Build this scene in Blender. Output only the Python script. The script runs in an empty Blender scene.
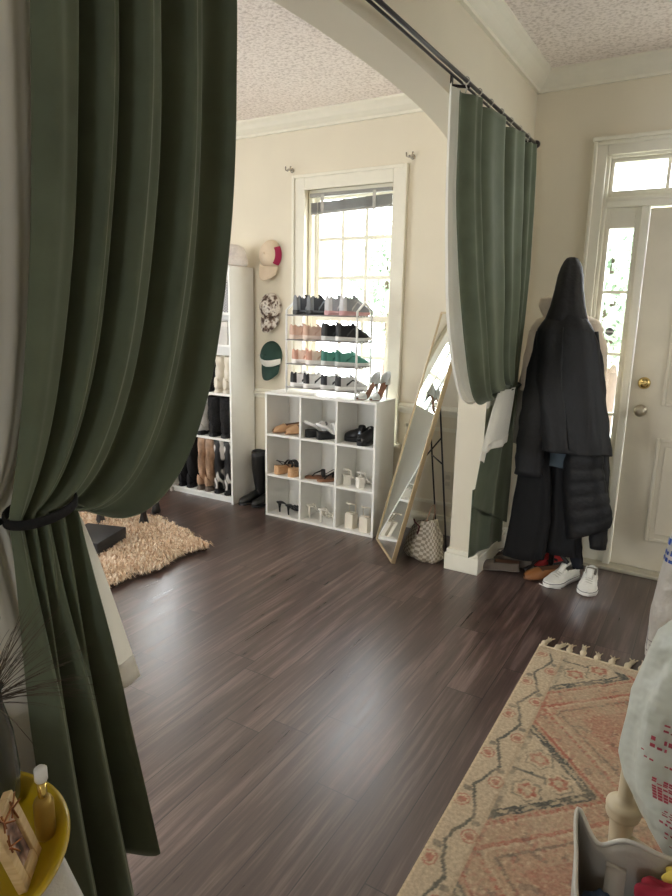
import bpy, bmesh, math, random
from mathutils import Vector, Matrix, noise
random.seed(7)
PI = math.pi
sin, cos = math.sin, math.cos
SC = bpy.context.scene
COL = SC.collection


# ------------------------------------------------------------------ materials
def lin(c):
    return tuple(((v / 255) / 12.92 if v / 255 <= .04045 else ((v / 255 + .055) / 1.055) ** 2.4) for v in c)


def mix(a, b, t):
    return a + (b - a) * t


class NT:
    """small node-tree helper"""
    def __init__(s, name):
        s.m = bpy.data.materials.new(name)
        s.m.use_nodes = True
        s.t = s.m.node_tree
        s.t.nodes.clear()
        s.out = s.n('ShaderNodeOutputMaterial')

    def n(s, typ, **kw):
        nd = s.t.nodes.new(typ)
        for k, v in kw.items():
            if k.startswith('i_'):
                key = k[2:].replace('_', ' ')
                nd.inputs[key].default_value = v
            else:
                setattr(nd, k, v)
        return nd

    def l(s, a, b):
        s.t.links.new(a, b)

    def math(s, op, a, b=None, c=None):
        nd = s.n('ShaderNodeMath', operation=op)
        for i, v in enumerate((a, b, c)):
            if v is None:
                continue
            if hasattr(v, 'is_linked') or hasattr(v, 'links'):
                s.l(v, nd.inputs[i])
            else:
                nd.inputs[i].default_value = v
        return nd.outputs[0]

    def ramp(s, fac, stops):
        r = s.n('ShaderNodeValToRGB')
        els = r.color_ramp.elements
        while len(els) < len(stops):
            els.new(.5)
        for e, (p, c) in zip(els, stops):
            e.position = p
            e.color = (*c, 1) if len(c) == 3 else c
        s.l(fac, r.inputs[0])
        return r.outputs[0]

    def coord(s, kind='Object', scale=(1, 1, 1), rot=(0, 0, 0)):
        tc = s.n('ShaderNodeTexCoord')
        mp = s.n('ShaderNodeMapping')
        mp.inputs['Scale'].default_value = scale
        mp.inputs['Rotation'].default_value = rot
        s.l(tc.outputs[kind], mp.inputs['Vector'])
        return mp.outputs[0]

    def noise(s, vec, scale, detail=3, rough=.55):
        nd = s.n('ShaderNodeTexNoise')
        nd.inputs['Scale'].default_value = scale
        nd.inputs['Detail'].default_value = detail
        nd.inputs['Roughness'].default_value = rough
        if vec is not None:
            s.l(vec, nd.inputs['Vector'])
        return nd.outputs['Fac']

    def bump(s, h, strength=.2, dist=.01):
        b = s.n('ShaderNodeBump')
        b.inputs['Strength'].default_value = strength
        b.inputs['Distance'].default_value = dist
        s.l(h, b.inputs['Height'])
        return b.outputs[0]

    def bsdf(s, col=None, rough=.5, metal=0, **kw):
        b = s.n('ShaderNodeBsdfPrincipled')
        b.inputs['Roughness'].default_value = rough
        b.inputs['Metallic'].default_value = metal
        if col is not None:
            if hasattr(col, 'links'):
                s.l(col, b.inputs['Base Color'])
            else:
                b.inputs['Base Color'].default_value = (*col, 1)
        for k, v in kw.items():
            b.inputs[k.replace('_', ' ')].default_value = v
        return b

    def done(s, sh):
        s.l(sh, s.out.inputs['Surface'])
        return s.m


MATS = {}


def M(name, rgb=(200, 200, 200), rough=.5, metal=0, var=.08, vs=18, bump=0, bs=60, bd=.004, sheen=0, coat=0, spec=.5):
    """principled with a light procedural colour variation and bump"""
    if name in MATS:
        return MATS[name]
    t = NT(name)
    v = t.coord('Object')
    c = lin(rgb)
    f = t.noise(v, vs, 4)
    col = t.ramp(f, [(.3, tuple(x * (1 - var) for x in c)), (.7, tuple(min(1, x * (1 + var)) for x in c))])
    b = t.bsdf(col, rough, metal)
    b.inputs['Specular IOR Level'].default_value = spec
    if sheen:
        b.inputs['Sheen Weight'].default_value = sheen
        b.inputs['Sheen Roughness'].default_value = .4
        b.inputs['Sheen Tint'].default_value = (*[min(1, x * 3 + .1) for x in c], 1)
    if coat:
        b.inputs['Coat Weight'].default_value = coat
    if bump:
        t.l(t.bump(t.noise(v, bs, 3), bump, bd), b.inputs['Normal'])
    MATS[name] = t.done(b.outputs[0])
    return MATS[name]


def mat_floor():
    t = NT('dark_wood_planks')
    tc = t.n('ShaderNodeTexCoord')
    sp = t.n('ShaderNodeSeparateXYZ')
    t.l(tc.outputs['Object'], sp.inputs[0])
    x, y = sp.outputs[0], sp.outputs[1]
    xr = t.math('DIVIDE', t.math('ADD', x, 20.017), .1515)
    row = t.math('FLOOR', xr)
    wn = t.n('ShaderNodeTexWhiteNoise', noise_dimensions='1D')
    t.l(row, wn.inputs['W'])
    yr = t.math('DIVIDE', t.math('ADD', t.math('ADD', y, 20.0), t.math('MULTIPLY', wn.outputs['Value'], 1.22)), 1.22)
    idx = t.math('FLOOR', yr)
    wn2 = t.n('ShaderNodeTexWhiteNoise', noise_dimensions='2D')
    cb = t.n('ShaderNodeCombineXYZ')
    t.l(row, cb.inputs[0]); t.l(idx, cb.inputs[1])
    t.l(cb.outputs[0], wn2.inputs['Vector'])
    # gaps
    fx = t.math('FRACT', xr); fy = t.math('FRACT', yr)
    gx = t.math('MINIMUM', fx, t.math('SUBTRACT', 1, fx))
    gy = t.math('MINIMUM', fy, t.math('SUBTRACT', 1, fy))
    gap = t.math('MINIMUM', t.math('MULTIPLY', gx, .1515), t.math('MULTIPLY', gy, 1.22))
    gmask = t.math('LESS_THAN', gap, .0018)
    # grain
    cb2 = t.n('ShaderNodeCombineXYZ')
    t.l(t.math('MULTIPLY', x, 30), cb2.inputs[0])
    t.l(t.math('MULTIPLY', y, 1.6), cb2.inputs[1])
    t.l(t.math('MULTIPLY', wn2.outputs['Value'], 40), cb2.inputs[2])
    g = t.noise(cb2.outputs[0], 1.0, 5, .6)
    cb3 = t.n('ShaderNodeCombineXYZ')
    t.l(t.math('MULTIPLY', x, 150), cb3.inputs[0])
    t.l(t.math('MULTIPLY', y, 5), cb3.inputs[1])
    t.l(t.math('MULTIPLY', wn2.outputs['Value'], 20), cb3.inputs[2])
    g2 = t.noise(cb3.outputs[0], 1.0, 3, .6)
    gg = t.math('ADD', t.math('MULTIPLY', g, .7), t.math('MULTIPLY', g2, .3))
    col = t.ramp(gg, [(.28, lin((50, 36, 33))), (.5, lin((82, 65, 60))), (.72, lin((134, 114, 107)))])
    hs = t.n('ShaderNodeHueSaturation')
    t.l(col, hs.inputs['Color'])
    t.l(t.math('ADD', t.math('MULTIPLY', wn2.outputs['Value'], .4), .78), hs.inputs['Value'])
    mx = t.n('ShaderNodeMix', data_type='RGBA')
    t.l(t.math('MULTIPLY', gmask, .8), mx.inputs['Factor'])
    t.l(hs.outputs[0], mx.inputs[6])
    mx.inputs[7].default_value = (.008, .006, .005, 1)
    b = t.bsdf(mx.outputs[2], .4)
    t.l(t.math('ADD', .17, t.math('MULTIPLY', gg, .30)), b.inputs['Roughness'])
    b.inputs['Specular IOR Level'].default_value = 1.0
    h = t.math('SUBTRACT', t.math('MULTIPLY', gg, .5), t.math('MULTIPLY', gmask, .8))
    t.l(t.bump(h, .2, .002), b.inputs['Normal'])
    return t.done(b.outputs[0])


def mat_popcorn():
    t = NT('popcorn_ceiling')
    v = t.coord('Object')
    f = t.noise(v, 58, 3, .6)
    col = t.ramp(f, [(.3, lin((206, 194, 186))), (.55, lin((246, 237, 231)))])
    b = t.bsdf(col, .95)
    t.l(t.bump(f, .7, .008), b.inputs['Normal'])
    return t.done(b.outputs[0])


def mat_glass():
    t = NT('window_glass')
    tr = t.n('ShaderNodeBsdfTransparent')
    gl = t.n('ShaderNodeBsdfGlossy')
    gl.inputs['Roughness'].default_value = .02
    mx = t.n('ShaderNodeMixShader')
    mx.inputs[0].default_value = .05
    t.l(tr.outputs[0], mx.inputs[1]); t.l(gl.outputs[0], mx.inputs[2])
    return t.done(mx.outputs[0])


def mat_sheer(name, rgb, transp, transl=.5, bump=0):
    t = NT(name)
    d = t.n('ShaderNodeBsdfDiffuse'); d.inputs[0].default_value = (*lin(rgb), 1)
    tl = t.n('ShaderNodeBsdfTranslucent'); tl.inputs[0].default_value = (*lin(rgb), 1)
    tr = t.n('ShaderNodeBsdfTransparent')
    m1 = t.n('ShaderNodeMixShader'); m1.inputs[0].default_value = transl
    m2 = t.n('ShaderNodeMixShader'); m2.inputs[0].default_value = transp
    t.l(d.outputs[0], m1.inputs[1]); t.l(tl.outputs[0], m1.inputs[2])
    t.l(m1.outputs[0], m2.inputs[1]); t.l(tr.outputs[0], m2.inputs[2])
    if bump:
        v = t.coord('Object')
        nn = t.bump(t.noise(v, 14, 4, .6), bump, .03)
        t.l(nn, d.inputs['Normal'])
    return t.done(m2.outputs[0])


def mat_plastic_bag(name, rgb):
    t = NT(name)
    v = t.coord('Object')
    b = t.bsdf(lin(rgb), .38)
    b.inputs['Subsurface Weight'].default_value = 0
    t.l(t.bump(t.noise(v, 9, 3, .5), .9, .05), b.inputs['Normal'])
    tl = t.n('ShaderNodeBsdfTranslucent'); tl.inputs[0].default_value = (*lin(rgb), 1)
    m1 = t.n('ShaderNodeMixShader'); m1.inputs[0].default_value = .3
    t.l(b.outputs[0], m1.inputs[1]); t.l(tl.outputs[0], m1.inputs[2])
    return t.done(m1.outputs[0])


def mat_attr(name, rough=.95, bump=.5, bs=220):
    t = NT(name)
    a = t.n('ShaderNodeAttribute', attribute_name='pattern')
    v = t.coord('Object')
    b = t.bsdf(None, rough)
    nz = t.noise(v, 90, 3)
    hs = t.n('ShaderNodeHueSaturation')
    t.l(a.outputs['Color'], hs.inputs['Color'])
    t.l(t.math('ADD', .5, t.math('MULTIPLY', nz, .95)), hs.inputs['Value'])
    t.l(hs.outputs[0], b.inputs['Base Color'])
    b.inputs['Specular IOR Level'].default_value = .1
    t.l(t.bump(t.noise(v, bs, 2), bump, .003), b.inputs['Normal'])
    return t.done(b.outputs[0])


def mat_fur(name, a, b_, c):
    t = NT(name)
    g = t.n('ShaderNodeNewGeometry')
    col = t.ramp(g.outputs['Random Per Island'], [(0, lin(a)), (.5, lin(b_)), (1, lin(c))])
    b = t.bsdf(col, .8)
    b.inputs['Specular IOR Level'].default_value = .15
    return t.done(b.outputs[0])


def mat_check(name, a, b_, scale, rot=(0, 0, 0), sv=None):
    t = NT(name)
    v = t.coord('UV', (scale, sv or scale, scale), rot)
    ch = t.n('ShaderNodeTexChecker')
    ch.inputs['Scale'].default_value = 1
    ch.inputs['Color1'].default_value = (*lin(a), 1)
    ch.inputs['Color2'].default_value = (*lin(b_), 1)
    t.l(v, ch.inputs['Vector'])
    b = t.bsdf(ch.outputs[0], .55)
    t.l(t.bump(t.noise(t.coord('Object'), 40, 3), .2, .005), b.inputs['Normal'])
    return t.done(b.outputs[0])


def mat_ramp(name, stops, scale, rough=.6, detail=4, stretch=(1, 1, 1), metal=0, bump=0):
    t = NT(name)
    v = t.coord('Object', stretch)
    f = t.noise(v, scale, detail)
    b = t.bsdf(t.ramp(f, [(p, lin(c)) for p, c in stops]), rough, metal)
    if bump:
        t.l(t.bump(f, bump, .004), b.inputs['Normal'])
    return t.done(b.outputs[0])


def mat_emit(name, col, strength):
    t = NT(name)
    e = t.n('ShaderNodeEmission')
    e.inputs[0].default_value = (*col, 1)
    e.inputs[1].default_value = strength
    return t.done(e.outputs[0])


def mat_velvet():
    t = NT('green_velvet')
    v = t.coord('Object')
    c = lin((97, 105, 87))
    f = t.noise(v, 9, 4)
    col = t.ramp(f, [(.3, tuple(x * .88 for x in c)), (.7, tuple(x * 1.1 for x in c))])
    b = t.bsdf(col, .75)
    b.inputs['Specular IOR Level'].default_value = .15
    b.inputs['Sheen Weight'].default_value = .55
    b.inputs['Sheen Roughness'].default_value = .35
    b.inputs['Sheen Tint'].default_value = (.55, .57, .48, 1)
    t.l(t.bump(t.noise(v, 14, 3), .12, .01), b.inputs['Normal'])
    return t.done(b.outputs[0])


# ------------------------------------------------------------------ mesh builder
class B:
    def __init__(s):
        s.v, s.f, s.m, s.sm, s.uv = [], [], [], [], {}

    def add(s, verts, faces, mi=0, smooth=False):
        o = len(s.v)
        s.v += [tuple(p) for p in verts]
        for f in faces:
            s.f.append(tuple(i + o for i in f)); s.m.append(mi); s.sm.append(smooth)
        return o

    def box(s, lo, hi, mi=0, M_=None):
        x0, y0, z0 = lo; x1, y1, z1 = hi
        vs = [(x0, y0, z0), (x1, y0, z0), (x1, y1, z0), (x0, y1, z0), (x0, y0, z1), (x1, y0, z1), (x1, y1, z1), (x0, y1, z1)]
        if M_ is not None:
            vs = [M_ @ Vector(p) for p in vs]
        s.add(vs, [(3, 2, 1, 0), (4, 5, 6, 7), (0, 1, 5, 4), (1, 2, 6, 5), (2, 3, 7, 6), (3, 0, 4, 7)], mi)
        return s

    def prism(s, poly, axis, a, b, mi=0):
        """poly: 2D outline; axis 'x': (y,z) extruded in x, 'y': (x,z), 'z': (x,y)"""
        def P(p, t):
            return {'x': (t, p[0], p[1]), 'y': (p[0], t, p[1]), 'z': (p[0], p[1], t)}[axis]
        n = len(poly)
        vs = [P(p, a) for p in poly] + [P(p, b) for p in poly]
        fs = [tuple(range(n))[::-1], tuple(range(n, 2 * n))] + [(i, (i + 1) % n, n + (i + 1) % n, n + i) for i in range(n)]
        s.add(vs, fs, mi)
        return s

    def tube(s, pts, r, n=8, mi=0, closed=False, flat=None):
        pts = [Vector(p) for p in pts]
        N = len(pts)
        rings = []
        up = None
        for i, p in enumerate(pts):
            if closed:
                d = pts[(i + 1) % N] - pts[i - 1]
            else:
                d = pts[min(i + 1, N - 1)] - pts[max(i - 1, 0)]
            if d.length < 1e-9:
                d = Vector((0, 0, 1))
            d.normalize()
            if up is None:
                up = Vector((0, 0, 1)) if abs(d.z) < .9 else Vector((1, 0, 0))
            a = d.cross(up)
            if a.length < 1e-6:
                a = d.cross(Vector((0, 1, 0)))
            a.normalize()
            b = a.cross(d).normalized()
            up = b
            rr = r(i / max(1, N - 1)) if callable(r) else r
            ra, rb = (rr, rr) if flat is None else (rr, rr * flat)
            rings.append([p + a * (ra * cos(2 * PI * k / n)) + b * (rb * sin(2 * PI * k / n)) for k in range(n)])
        s.loft(rings, mi, caps=not closed, loop=closed)
        return s

    def loft(s, rings, mi=0, caps=True, loop=False, smooth=True, closed=True):
        n = len(rings[0]); N = len(rings)
        vs = [p for r in rings for p in r]
        fs = []
        for i in range(N if loop else N - 1):
            j = (i + 1) % N
            for k in range(n if closed else n - 1):
                l = (k + 1) % n
                fs.append((i * n + k, i * n + l, j * n + l, j * n + k))
        o = s.add(vs, fs, mi, smooth)
        if caps:
            s.f += [tuple(o + k for k in range(n))[::-1], tuple(o + (N - 1) * n + k for k in range(n))]
            s.m += [mi, mi]; s.sm += [False, False]
        return s

    def lathe(s, prof, c=(0, 0, 0), n=24, mi=0, caps=True, sx=1, sy=1, M_=None):
        rings = [[Vector((c[0] + r * sx * cos(2 * PI * k / n), c[1] + r * sy * sin(2 * PI * k / n), c[2] + z)) for k in range(n)] for r, z in prof]
        if M_ is not None:
            rings = [[M_ @ p for p in r] for r in rings]
        return s.loft(rings, mi, caps)

    def grid(s, fn, nu, nv, mi=0, smooth=True, close_u=False, uv=False, mfn=None):
        vs = [fn(i / nu, j / nv) for j in range(nv + 1) for i in range(nu + (0 if close_u else 1))]
        w = nu + (0 if close_u else 1)
        fs, ms = [], []
        for j in range(nv):
            for i in range(nu):
                k = (i + 1) % w
                fs.append((j * w + i, j * w + k, (j + 1) * w + k, (j + 1) * w + i))
                ms.append(mfn((i + .5) / nu, (j + .5) / nv) if mfn else mi)
        base = len(s.f)
        s.add(vs, fs, mi, smooth)
        s.m[base:] = ms
        if uv:
            for q, (j, i) in enumerate((j, i) for j in range(nv) for i in range(nu)):
                s.uv[base + q] = [(i / nu, j / nv), ((i + 1) / nu, j / nv), ((i + 1) / nu, (j + 1) / nv), (i / nu, (j + 1) / nv)]
        return s

    def build(s, name, mats, parent=None, bevel=0, solid=0, sub=0, seg=2, label=None, fix=False):
        me = bpy.data.meshes.new(name)
        me.from_pydata(s.v, [], s.f)
        if not isinstance(mats, (list, tuple)):
            mats = [mats]
        for m in mats:
            me.materials.append(m)
        me.polygons.foreach_set('material_index', s.m)
        me.polygons.foreach_set('use_smooth', s.sm)
        if s.uv:
            ul = me.uv_layers.new(name='UVMap')
            for p in me.polygons:
                if p.index in s.uv:
                    for li, c in zip(p.loop_indices, s.uv[p.index]):
                        ul.data[li].uv = c
        bm = bmesh.new(); bm.from_mesh(me)
        if not solid:
            bmesh.ops.recalc_face_normals(bm, faces=bm.faces)
        bm.to_mesh(me); bm.free()
        me.update()
        o = bpy.data.objects.new(name, me)
        COL.objects.link(o)
        if parent is not None:
            o.parent = parent
        if solid:
            md = o.modifiers.new('thick', 'SOLIDIFY'); md.thickness = solid; md.offset = 0
        if bevel:
            md = o.modifiers.new('edge', 'BEVEL'); md.width = bevel; md.segments = seg; md.limit_method = 'ANGLE'; md.angle_limit = .7
        if sub:
            md = o.modifiers.new('sub', 'SUBSURF'); md.levels = sub; md.render_levels = sub
        if label:
            o['label'] = label
        return o


def tag(o, label, cat, group=None):
    o['label'] = label; o['category'] = cat
    if group:
        o['group'] = group
    return o


def thing(name, label, cat, loc=(0, 0, 0), rz=0, group=None):
    o = bpy.data.objects.new(name, None); COL.objects.link(o)
    o.empty_display_size = .05
    o.location = loc; o.rotation_euler = (0, 0, rz)
    return tag(o, label, cat, group)


def struct(o):
    if o.parent is None:
        o['kind'] = 'structure'
    return o


def copy_tree(o, loc=None, rz=None, label=None, group=None, parent=None):
    c = o.copy(); COL.objects.link(c)
    if parent is not None:
        c.parent = parent
    if loc is not None:
        c.location = loc
    if rz is not None:
        c.rotation_euler = (0, 0, rz)
    if label:
        c['label'] = label
    if group:
        c['group'] = group
    for ch in list(o.children):
        copy_tree(ch, parent=c)
    return c


def bez(p0, p1, p2, p3, t):
    u = 1 - t
    return tuple(u ** 3 * a + 3 * u * u * t * b + 3 * u * t * t * c + t ** 3 * d for a, b, c, d in zip(p0, p1, p2, p3))


def interp(tab, t):
    """piecewise-linear rows (t, a, b, ...)"""
    if t <= tab[0][0]:
        return tab[0][1:]
    for p, q in zip(tab, tab[1:]):
        if t <= q[0]:
            k = (t - p[0]) / (q[0] - p[0])
            k = k * k * (3 - 2 * k) * .5 + k * .5
            return tuple(a + (b - a) * k for a, b in zip(p[1:], q[1:]))
    return tab[-1][1:]


# ------------------------------------------------------------------ shared materials
WALL = M('cream_wall_paint', (224, 216, 196), .75, var=.025, vs=3, bump=.12, bs=140, bd=.002)
TRIM = M('white_trim_paint', (232, 228, 212), .42, var=.02)
DOORP = M('aged_door_paint', (214, 206, 186), .45, var=.05, vs=5, bump=.1, bs=30)
CEIL = mat_popcorn()
FLOOR = mat_floor()
GLASS = mat_glass()
VELVET = mat_velvet()
WHITE = M('white_melamine', (236, 235, 230), .35, var=.015)
METALW = M('white_metal', (238, 238, 236), .3, var=.02)
BLACKM = M('black_metal', (22, 21, 22), .4, var=.1)
BRONZE = M('dark_bronze', (38, 32, 32), .35, metal=.6)
SHEER = mat_sheer('white_sheer_fabric', (240, 238, 230), .12, .4)
BRASS = M('brass', (222, 198, 134), .22, metal=1)
NICKEL = M('worn_nickel', (186, 178, 160), .3, metal=1)
BLK = M('black_leather', (24, 23, 24), .42, var=.2)
BLKF = M('black_cloth', (17, 17, 19), .85, var=.2, sheen=0, bump=.3, bs=160)
FLATW = M('off_white_fabric', (232, 228, 218), .8, var=.05, bump=.2, bs=120)

# ------------------------------------------------------------------ room shell
YF, XH, XR, CE = 3.87, -1.05, 1.5, 2.745
XP = -1.21
XL, YB = -5.3, -2.8
WY = YF + .16            # outer face of the front wall

b = B(); b.box((XL - .2, YB - .2, -.12), (XR + .2, WY, 0)); struct(b.build('floor', FLOOR))
b = B(); b.box((XL - .2, YB - .2, CE), (XR + .2, WY, CE + .12)); struct(b.build('ceiling', CEIL))


def wall_with_holes(name, x0, x1, y0, y1, holes, along='x'):
    """solid wall from a to b with rectangular holes (a0,a1,z0,z1), built as butting blocks"""
    b = B()
    a0, a1 = (x0, x1) if along == 'x' else (y0, y1)

    def blk(p, q, z0, z1):
        if q - p < 1e-4 or z1 - z0 < 1e-4:
            return
        if along == 'x':
            b.box((p, y0, z0), (q, y1, z1))
        else:
            b.box((x0, p, z0), (x1, q, z1))
    cur = a0
    for h0, h1, z0, z1 in sorted(holes):
        blk(cur, h0, 0, CE)
        blk(h0, h1, 0, z0); blk(h0, h1, z1, CE)
        cur = h1
    blk(cur, a1, 0, CE)
    return struct(b.build(name, WALL))


W1 = (-2.60, -1.90, .58, 2.275)          # window beside the shoe rack
W2 = (-4.56, -3.86, .58, 2.275)          # its twin beyond the bookcase
DO = (-.655, .75, 0, 2.30)               # door opening with sidelights and transom
wall_with_holes('wall_front', XL, XR, YF, WY, [W2, W1, DO])
W4 = (.2, 1.9, .6, 2.2)
wall_with_holes('wall_left', XL - .16, XL, YB, WY, [W4], 'y')
W5, W6 = (-3.9, -2.3, .6, 2.2), (-.2, .5, 1.0, 2.1)  # unseen rear windows, added to bring daylight in behind the camera
wall_with_holes('wall_rear', XL, XR, YB - .16, YB, [W5, W6])
W8 = (2.6, 3.15, 1.05, 2.0)  # unseen window, added to throw light on the far green curtain
wall_with_holes('wall_right', XR, XR + .16, YB, WY, [W8], 'y')

# partition with the wide basket arch
Y0A, Y1A = .76, 3.34
ar = []
for i in range(61):
    d = -cos(PI * i / 60)
    yy = (Y0A + Y1A) / 2 + d * (Y1A - Y0A) / 2
    ar.append((yy, 1.98 + .345 * max(0, 1 - abs(d) ** 2.4) ** (1 / 2.4)))
poly = [(YB, 0), (Y0A, 0)] + ar + [(Y1A, 0), (YF, 0), (YF, CE), (YB, CE)]
b = B(); b.prism(poly, 'x', XP, XH)
struct(b.build('wall_partition', WALL))


# crown mouldings, base, chair rail
def moulding(name, prof, p, q, nrm, z, m=TRIM):
    """prof: list (out, dz); swept from p to q (xy) with outward normal nrm"""
    b = B()
    rings = []
    for pt in (p, q):
        rings.append([(pt[0] + nrm[0] * o, pt[1] + nrm[1] * o, z + dz) for o, dz in prof])
    b.loft(rings, 0, True, smooth=False)
    return struct(b.build(name, m))


CROWN = [(0, 0), (.088, 0), (.088, -.012), (.078, -.02), (.066, -.03), (.05, -.052), (.03, -.07), (.018, -.078), (.018, -.094), (0, -.094)]
BASE = [(0, 0), (.016, 0), (.016, .095), (.012, .105), (.008, .125), (0, .128)]
RAIL = [(0, 0), (.014, .004), (.016, .02), (.028, .034), (.03, .045), (.016, .052), (.012, .066), (0, .07)]
moulding('trim_1', CROWN, (XL, YF), (XP, YF), (0, -1), CE)
moulding('trim_2', CROWN, (XH, YF), (XR, YF), (0, -1), CE)
moulding('trim_3', CROWN, (XH, YB), (XH, YF), (1, 0), CE)
moulding('trim_4', CROWN, (XP, YB), (XP, YF), (-1, 0), CE)
moulding('baseboard_front', BASE, (-1.83, YF), (XP, YF), (0, -1), 0)
moulding('baseboard_back', BASE, (XL, YF), (-2.69, YF), (0, -1), 0)
moulding('baseboard_hall', BASE, (XH, YF), (-.73, YF), (0, -1), 0)
moulding('baseboard_middle', BASE, (XH, YB), (XH, Y0A), (1, 0), 0)
moulding('trim_5', RAIL, (XL, YF), (-2.69, YF), (0, -1), .795)
moulding('trim_6', RAIL, (-1.815, YF), (XP, YF), (0, -1), .795)

# plinth wrapped round the foot of the far pier
b = B()
for o, z0, z1 in ((.022, 0, .10), (.014, .10, .125)):
    b.box((XP - o, Y1A - o, z0), (XH + o, YF - .001, z1))
struct(b.build('baseboard_pier', TRIM, bevel=.004))
# panel moulding under the chair rail
b = B()
for lo, hi in (((-1.76, .70), (-1.30, .725)), ((-1.76, .2), (-1.30, .225)), ((-1.76, .2), (-1.735, .725)), ((-1.325, .2), (-1.30, .725))):
    b.box((lo[0], YF - .012, lo[1]), (hi[0], YF, hi[1]))
struct(b.build('trim_7', TRIM, bevel=.004))


def frame_box(b, x0, x1, z0, z1, w, y0, y1, wt=None, wb=None):
    wt = w if wt is None else wt; wb = w if wb is None else wb
    b.box((x0, y0, z0), (x0 + w, y1, z1)); b.box((x1 - w, y0, z0), (x1, y1, z1))
    b.box((x0 + w, y0, z1 - wt), (x1 - w, y1, z1)); b.box((x0 + w, y0, z0), (x1 - w, y1, z0 + wb))


# double-hung windows with a 3-wide grid
def hung_window(wname, W):
    x0, x1, z0, z1 = W
    b = B()
    frame_box(b, x0 + .004, x1 - .004, z0 + .004, z1 - .004, .03, YF + .05, YF + .14)
    win = struct(b.build(wname, TRIM, bevel=.003))
    b = B()      # casing
    for (a, c) in (((x0 - .088, z0 - .02), (x0 + .012, z1 + .088)), ((x1 - .012, z0 - .02), (x1 + .088, z1 + .088)), ((x0 + .012, z1 - .012), (x1 - .012, z1 + .088))):
        b.box((a[0], YF - .018, a[1]), (c[0], YF, c[1]))
    for (a, c) in (((x0 - .088, z0 - .02), (x0 - .066, z1 + .088)), ((x1 + .066, z0 - .02), (x1 + .088, z1 + .088)), ((x0 - .066, z1 + .066), (x1 + .066, z1 + .088))):
        b.box((a[0], YF - .03, a[1]), (c[0], YF - .017, c[1]))
    b.build('window_casing', TRIM, win, bevel=.004)
    b = B(); b.box((x0 - .12, YF - .05, z0 - .02), (x1 + .12, YF + .05, z0 + .004)); b.build('window_sill', TRIM, win, bevel=.005)
    zm = 1.405
    for nm, zz0, zz1, yy in (('upper_sash', zm - .02, z1 - .03, YF + .095), ('lower_sash', z0 + .03, zm + .02, YF + .065)):
        b = B(); frame_box(b, x0 + .034, x1 - .034, zz0, zz1, .035, yy, yy + .028)
        sx0, sx1, sz0, sz1 = x0 + .069, x1 - .069, zz0 + .035, zz1 - .035
        for k in (1, 2):
            xx = mix(sx0, sx1, k / 3); b.box((xx - .0125, yy + .006, sz0), (xx + .0125, yy + .022, sz1))
            zz = mix(sz0, sz1, k / 3); b.box((sx0, yy + .0075, zz - .0125), (sx1, yy + .0205, zz + .0125))
        sash = b.build(nm, TRIM, win)
        b = B(); b.box((sx0 - .002, yy + .012, sz0 - .002), (sx1 + .002, yy + .016, sz1 + .002)); b.build('pane', GLASS, sash)


hung_window('window_1', W1)
hung_window('window_9', W2)

# raised mini blind, its slat stack hanging crooked
bl = thing('window_blind', 'grey mini blind pulled up and hanging crooked across the window top', 'blind', (-2.25, YF + .03, 2.2))
b = B(); b.box((-.315, -.016, .018), (.315, .016, .042)); b.build('headrail', M('blind_grey', (150, 148, 142), .5), bl, bevel=.003)
b = B()
Ms = Matrix.Rotation(-.035, 4, 'Y')
for k in range(15):
    b.box((-.31, -.014, -.070 + k * .0042), (.31, .014, -.0685 + k * .0042), 0, Ms)
b.build('slat_stack', M('blind_slats', (158, 156, 150), .5), bl)
b = B(); b.box((-.31, -.013, -.086), (.31, .013, -.073), 0, Ms); b.build('bottom_rail', M('blind_slats', (158, 156, 150)), bl, bevel=.002)
b = B(); b.tube([(-.245, -.018, .02), (-.25, -.02, -.2), (-.265, -.022, -.5), (-.285, -.02, -.75)], .0022, 6); b.build('pull_cord', M('cord_white', (205, 202, 190)), bl)
for xx in (-.21, .19):
    b = B(); b.box((xx - .012, -.018, -.09), (xx + .012, -.0155, .03)); b.build('ladder_tape', M('blind_tape', (176, 173, 165)), bl)

# empty curtain-rod brackets either side of the window
for i, (xx, lab) in enumerate(((-2.70, 'clear rod bracket on wall left of window top'), (-1.79, 'clear rod bracket on wall right of window top'))):
    t = thing('rod_bracket', lab, 'bracket', (xx, YF, 2.40), 0, 'rod brackets above the window')
    m = M('bracket_metal', (190, 182, 168), .25, metal=.7)
    b = B(); b.lathe([(.016, 0), (.016, .006), (.008, .009)], M_=Matrix.Rotation(PI / 2, 4, 'X'), n=14); b.build('wall_plate', m, t)
    b = B(); b.tube([(0, -.006, 0), (0, -.045, 0), (0, -.055, -.005)], .006); b.tube([(-.022, -.05, .018), (-.018, -.055, -.004), (0, -.058, -.012), (.018, -.055, -.004), (.022, -.05, .018)], .005); b.build('hook_arm', m, t)

# ------------------------------------------------------------------ front door, sidelight, transom
b = B()
cx0, cx1 = -.72, .815
for a, c in (((cx0, 0), (cx0 + .07, 2.365)), ((cx1 - .07, 0), (cx1, 2.365)), ((cx0 + .07, 2.295), (cx1 - .07, 2.365))):
    b.box((a[0], YF - .016, a[1]), (c[0], YF, c[1]))
for a, c in (((cx0, 0), (cx0 + .02, 2.365)), ((cx1 - .02, 0), (cx1, 2.365)), ((cx0 + .02, 2.345), (cx1 - .02, 2.365))):
    b.box((a[0], YF - .03, a[1]), (c[0], YF - .015, c[1]))
b.box((cx0 - .006, YF - .04, 2.365), (cx1 + .006, YF, 2.385))
struct(b.build('trim_8', TRIM, bevel=.005))
b = B()      # jamb posts and transom bar
b.box((-.65, YF + .002, 0), (-.632, WY - .02, 2.295)); b.box((.73, YF + .002, 0), (.748, WY - .02, 2.295))
b.box((-.632, YF + .002, 2.282), (.73, WY - .02, 2.298))
b.box((-.452, YF + .002, 0), (-.414, WY - .02, 2.03)); b.box((.512, YF + .002, 0), (.55, WY - .02, 2.03))
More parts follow.
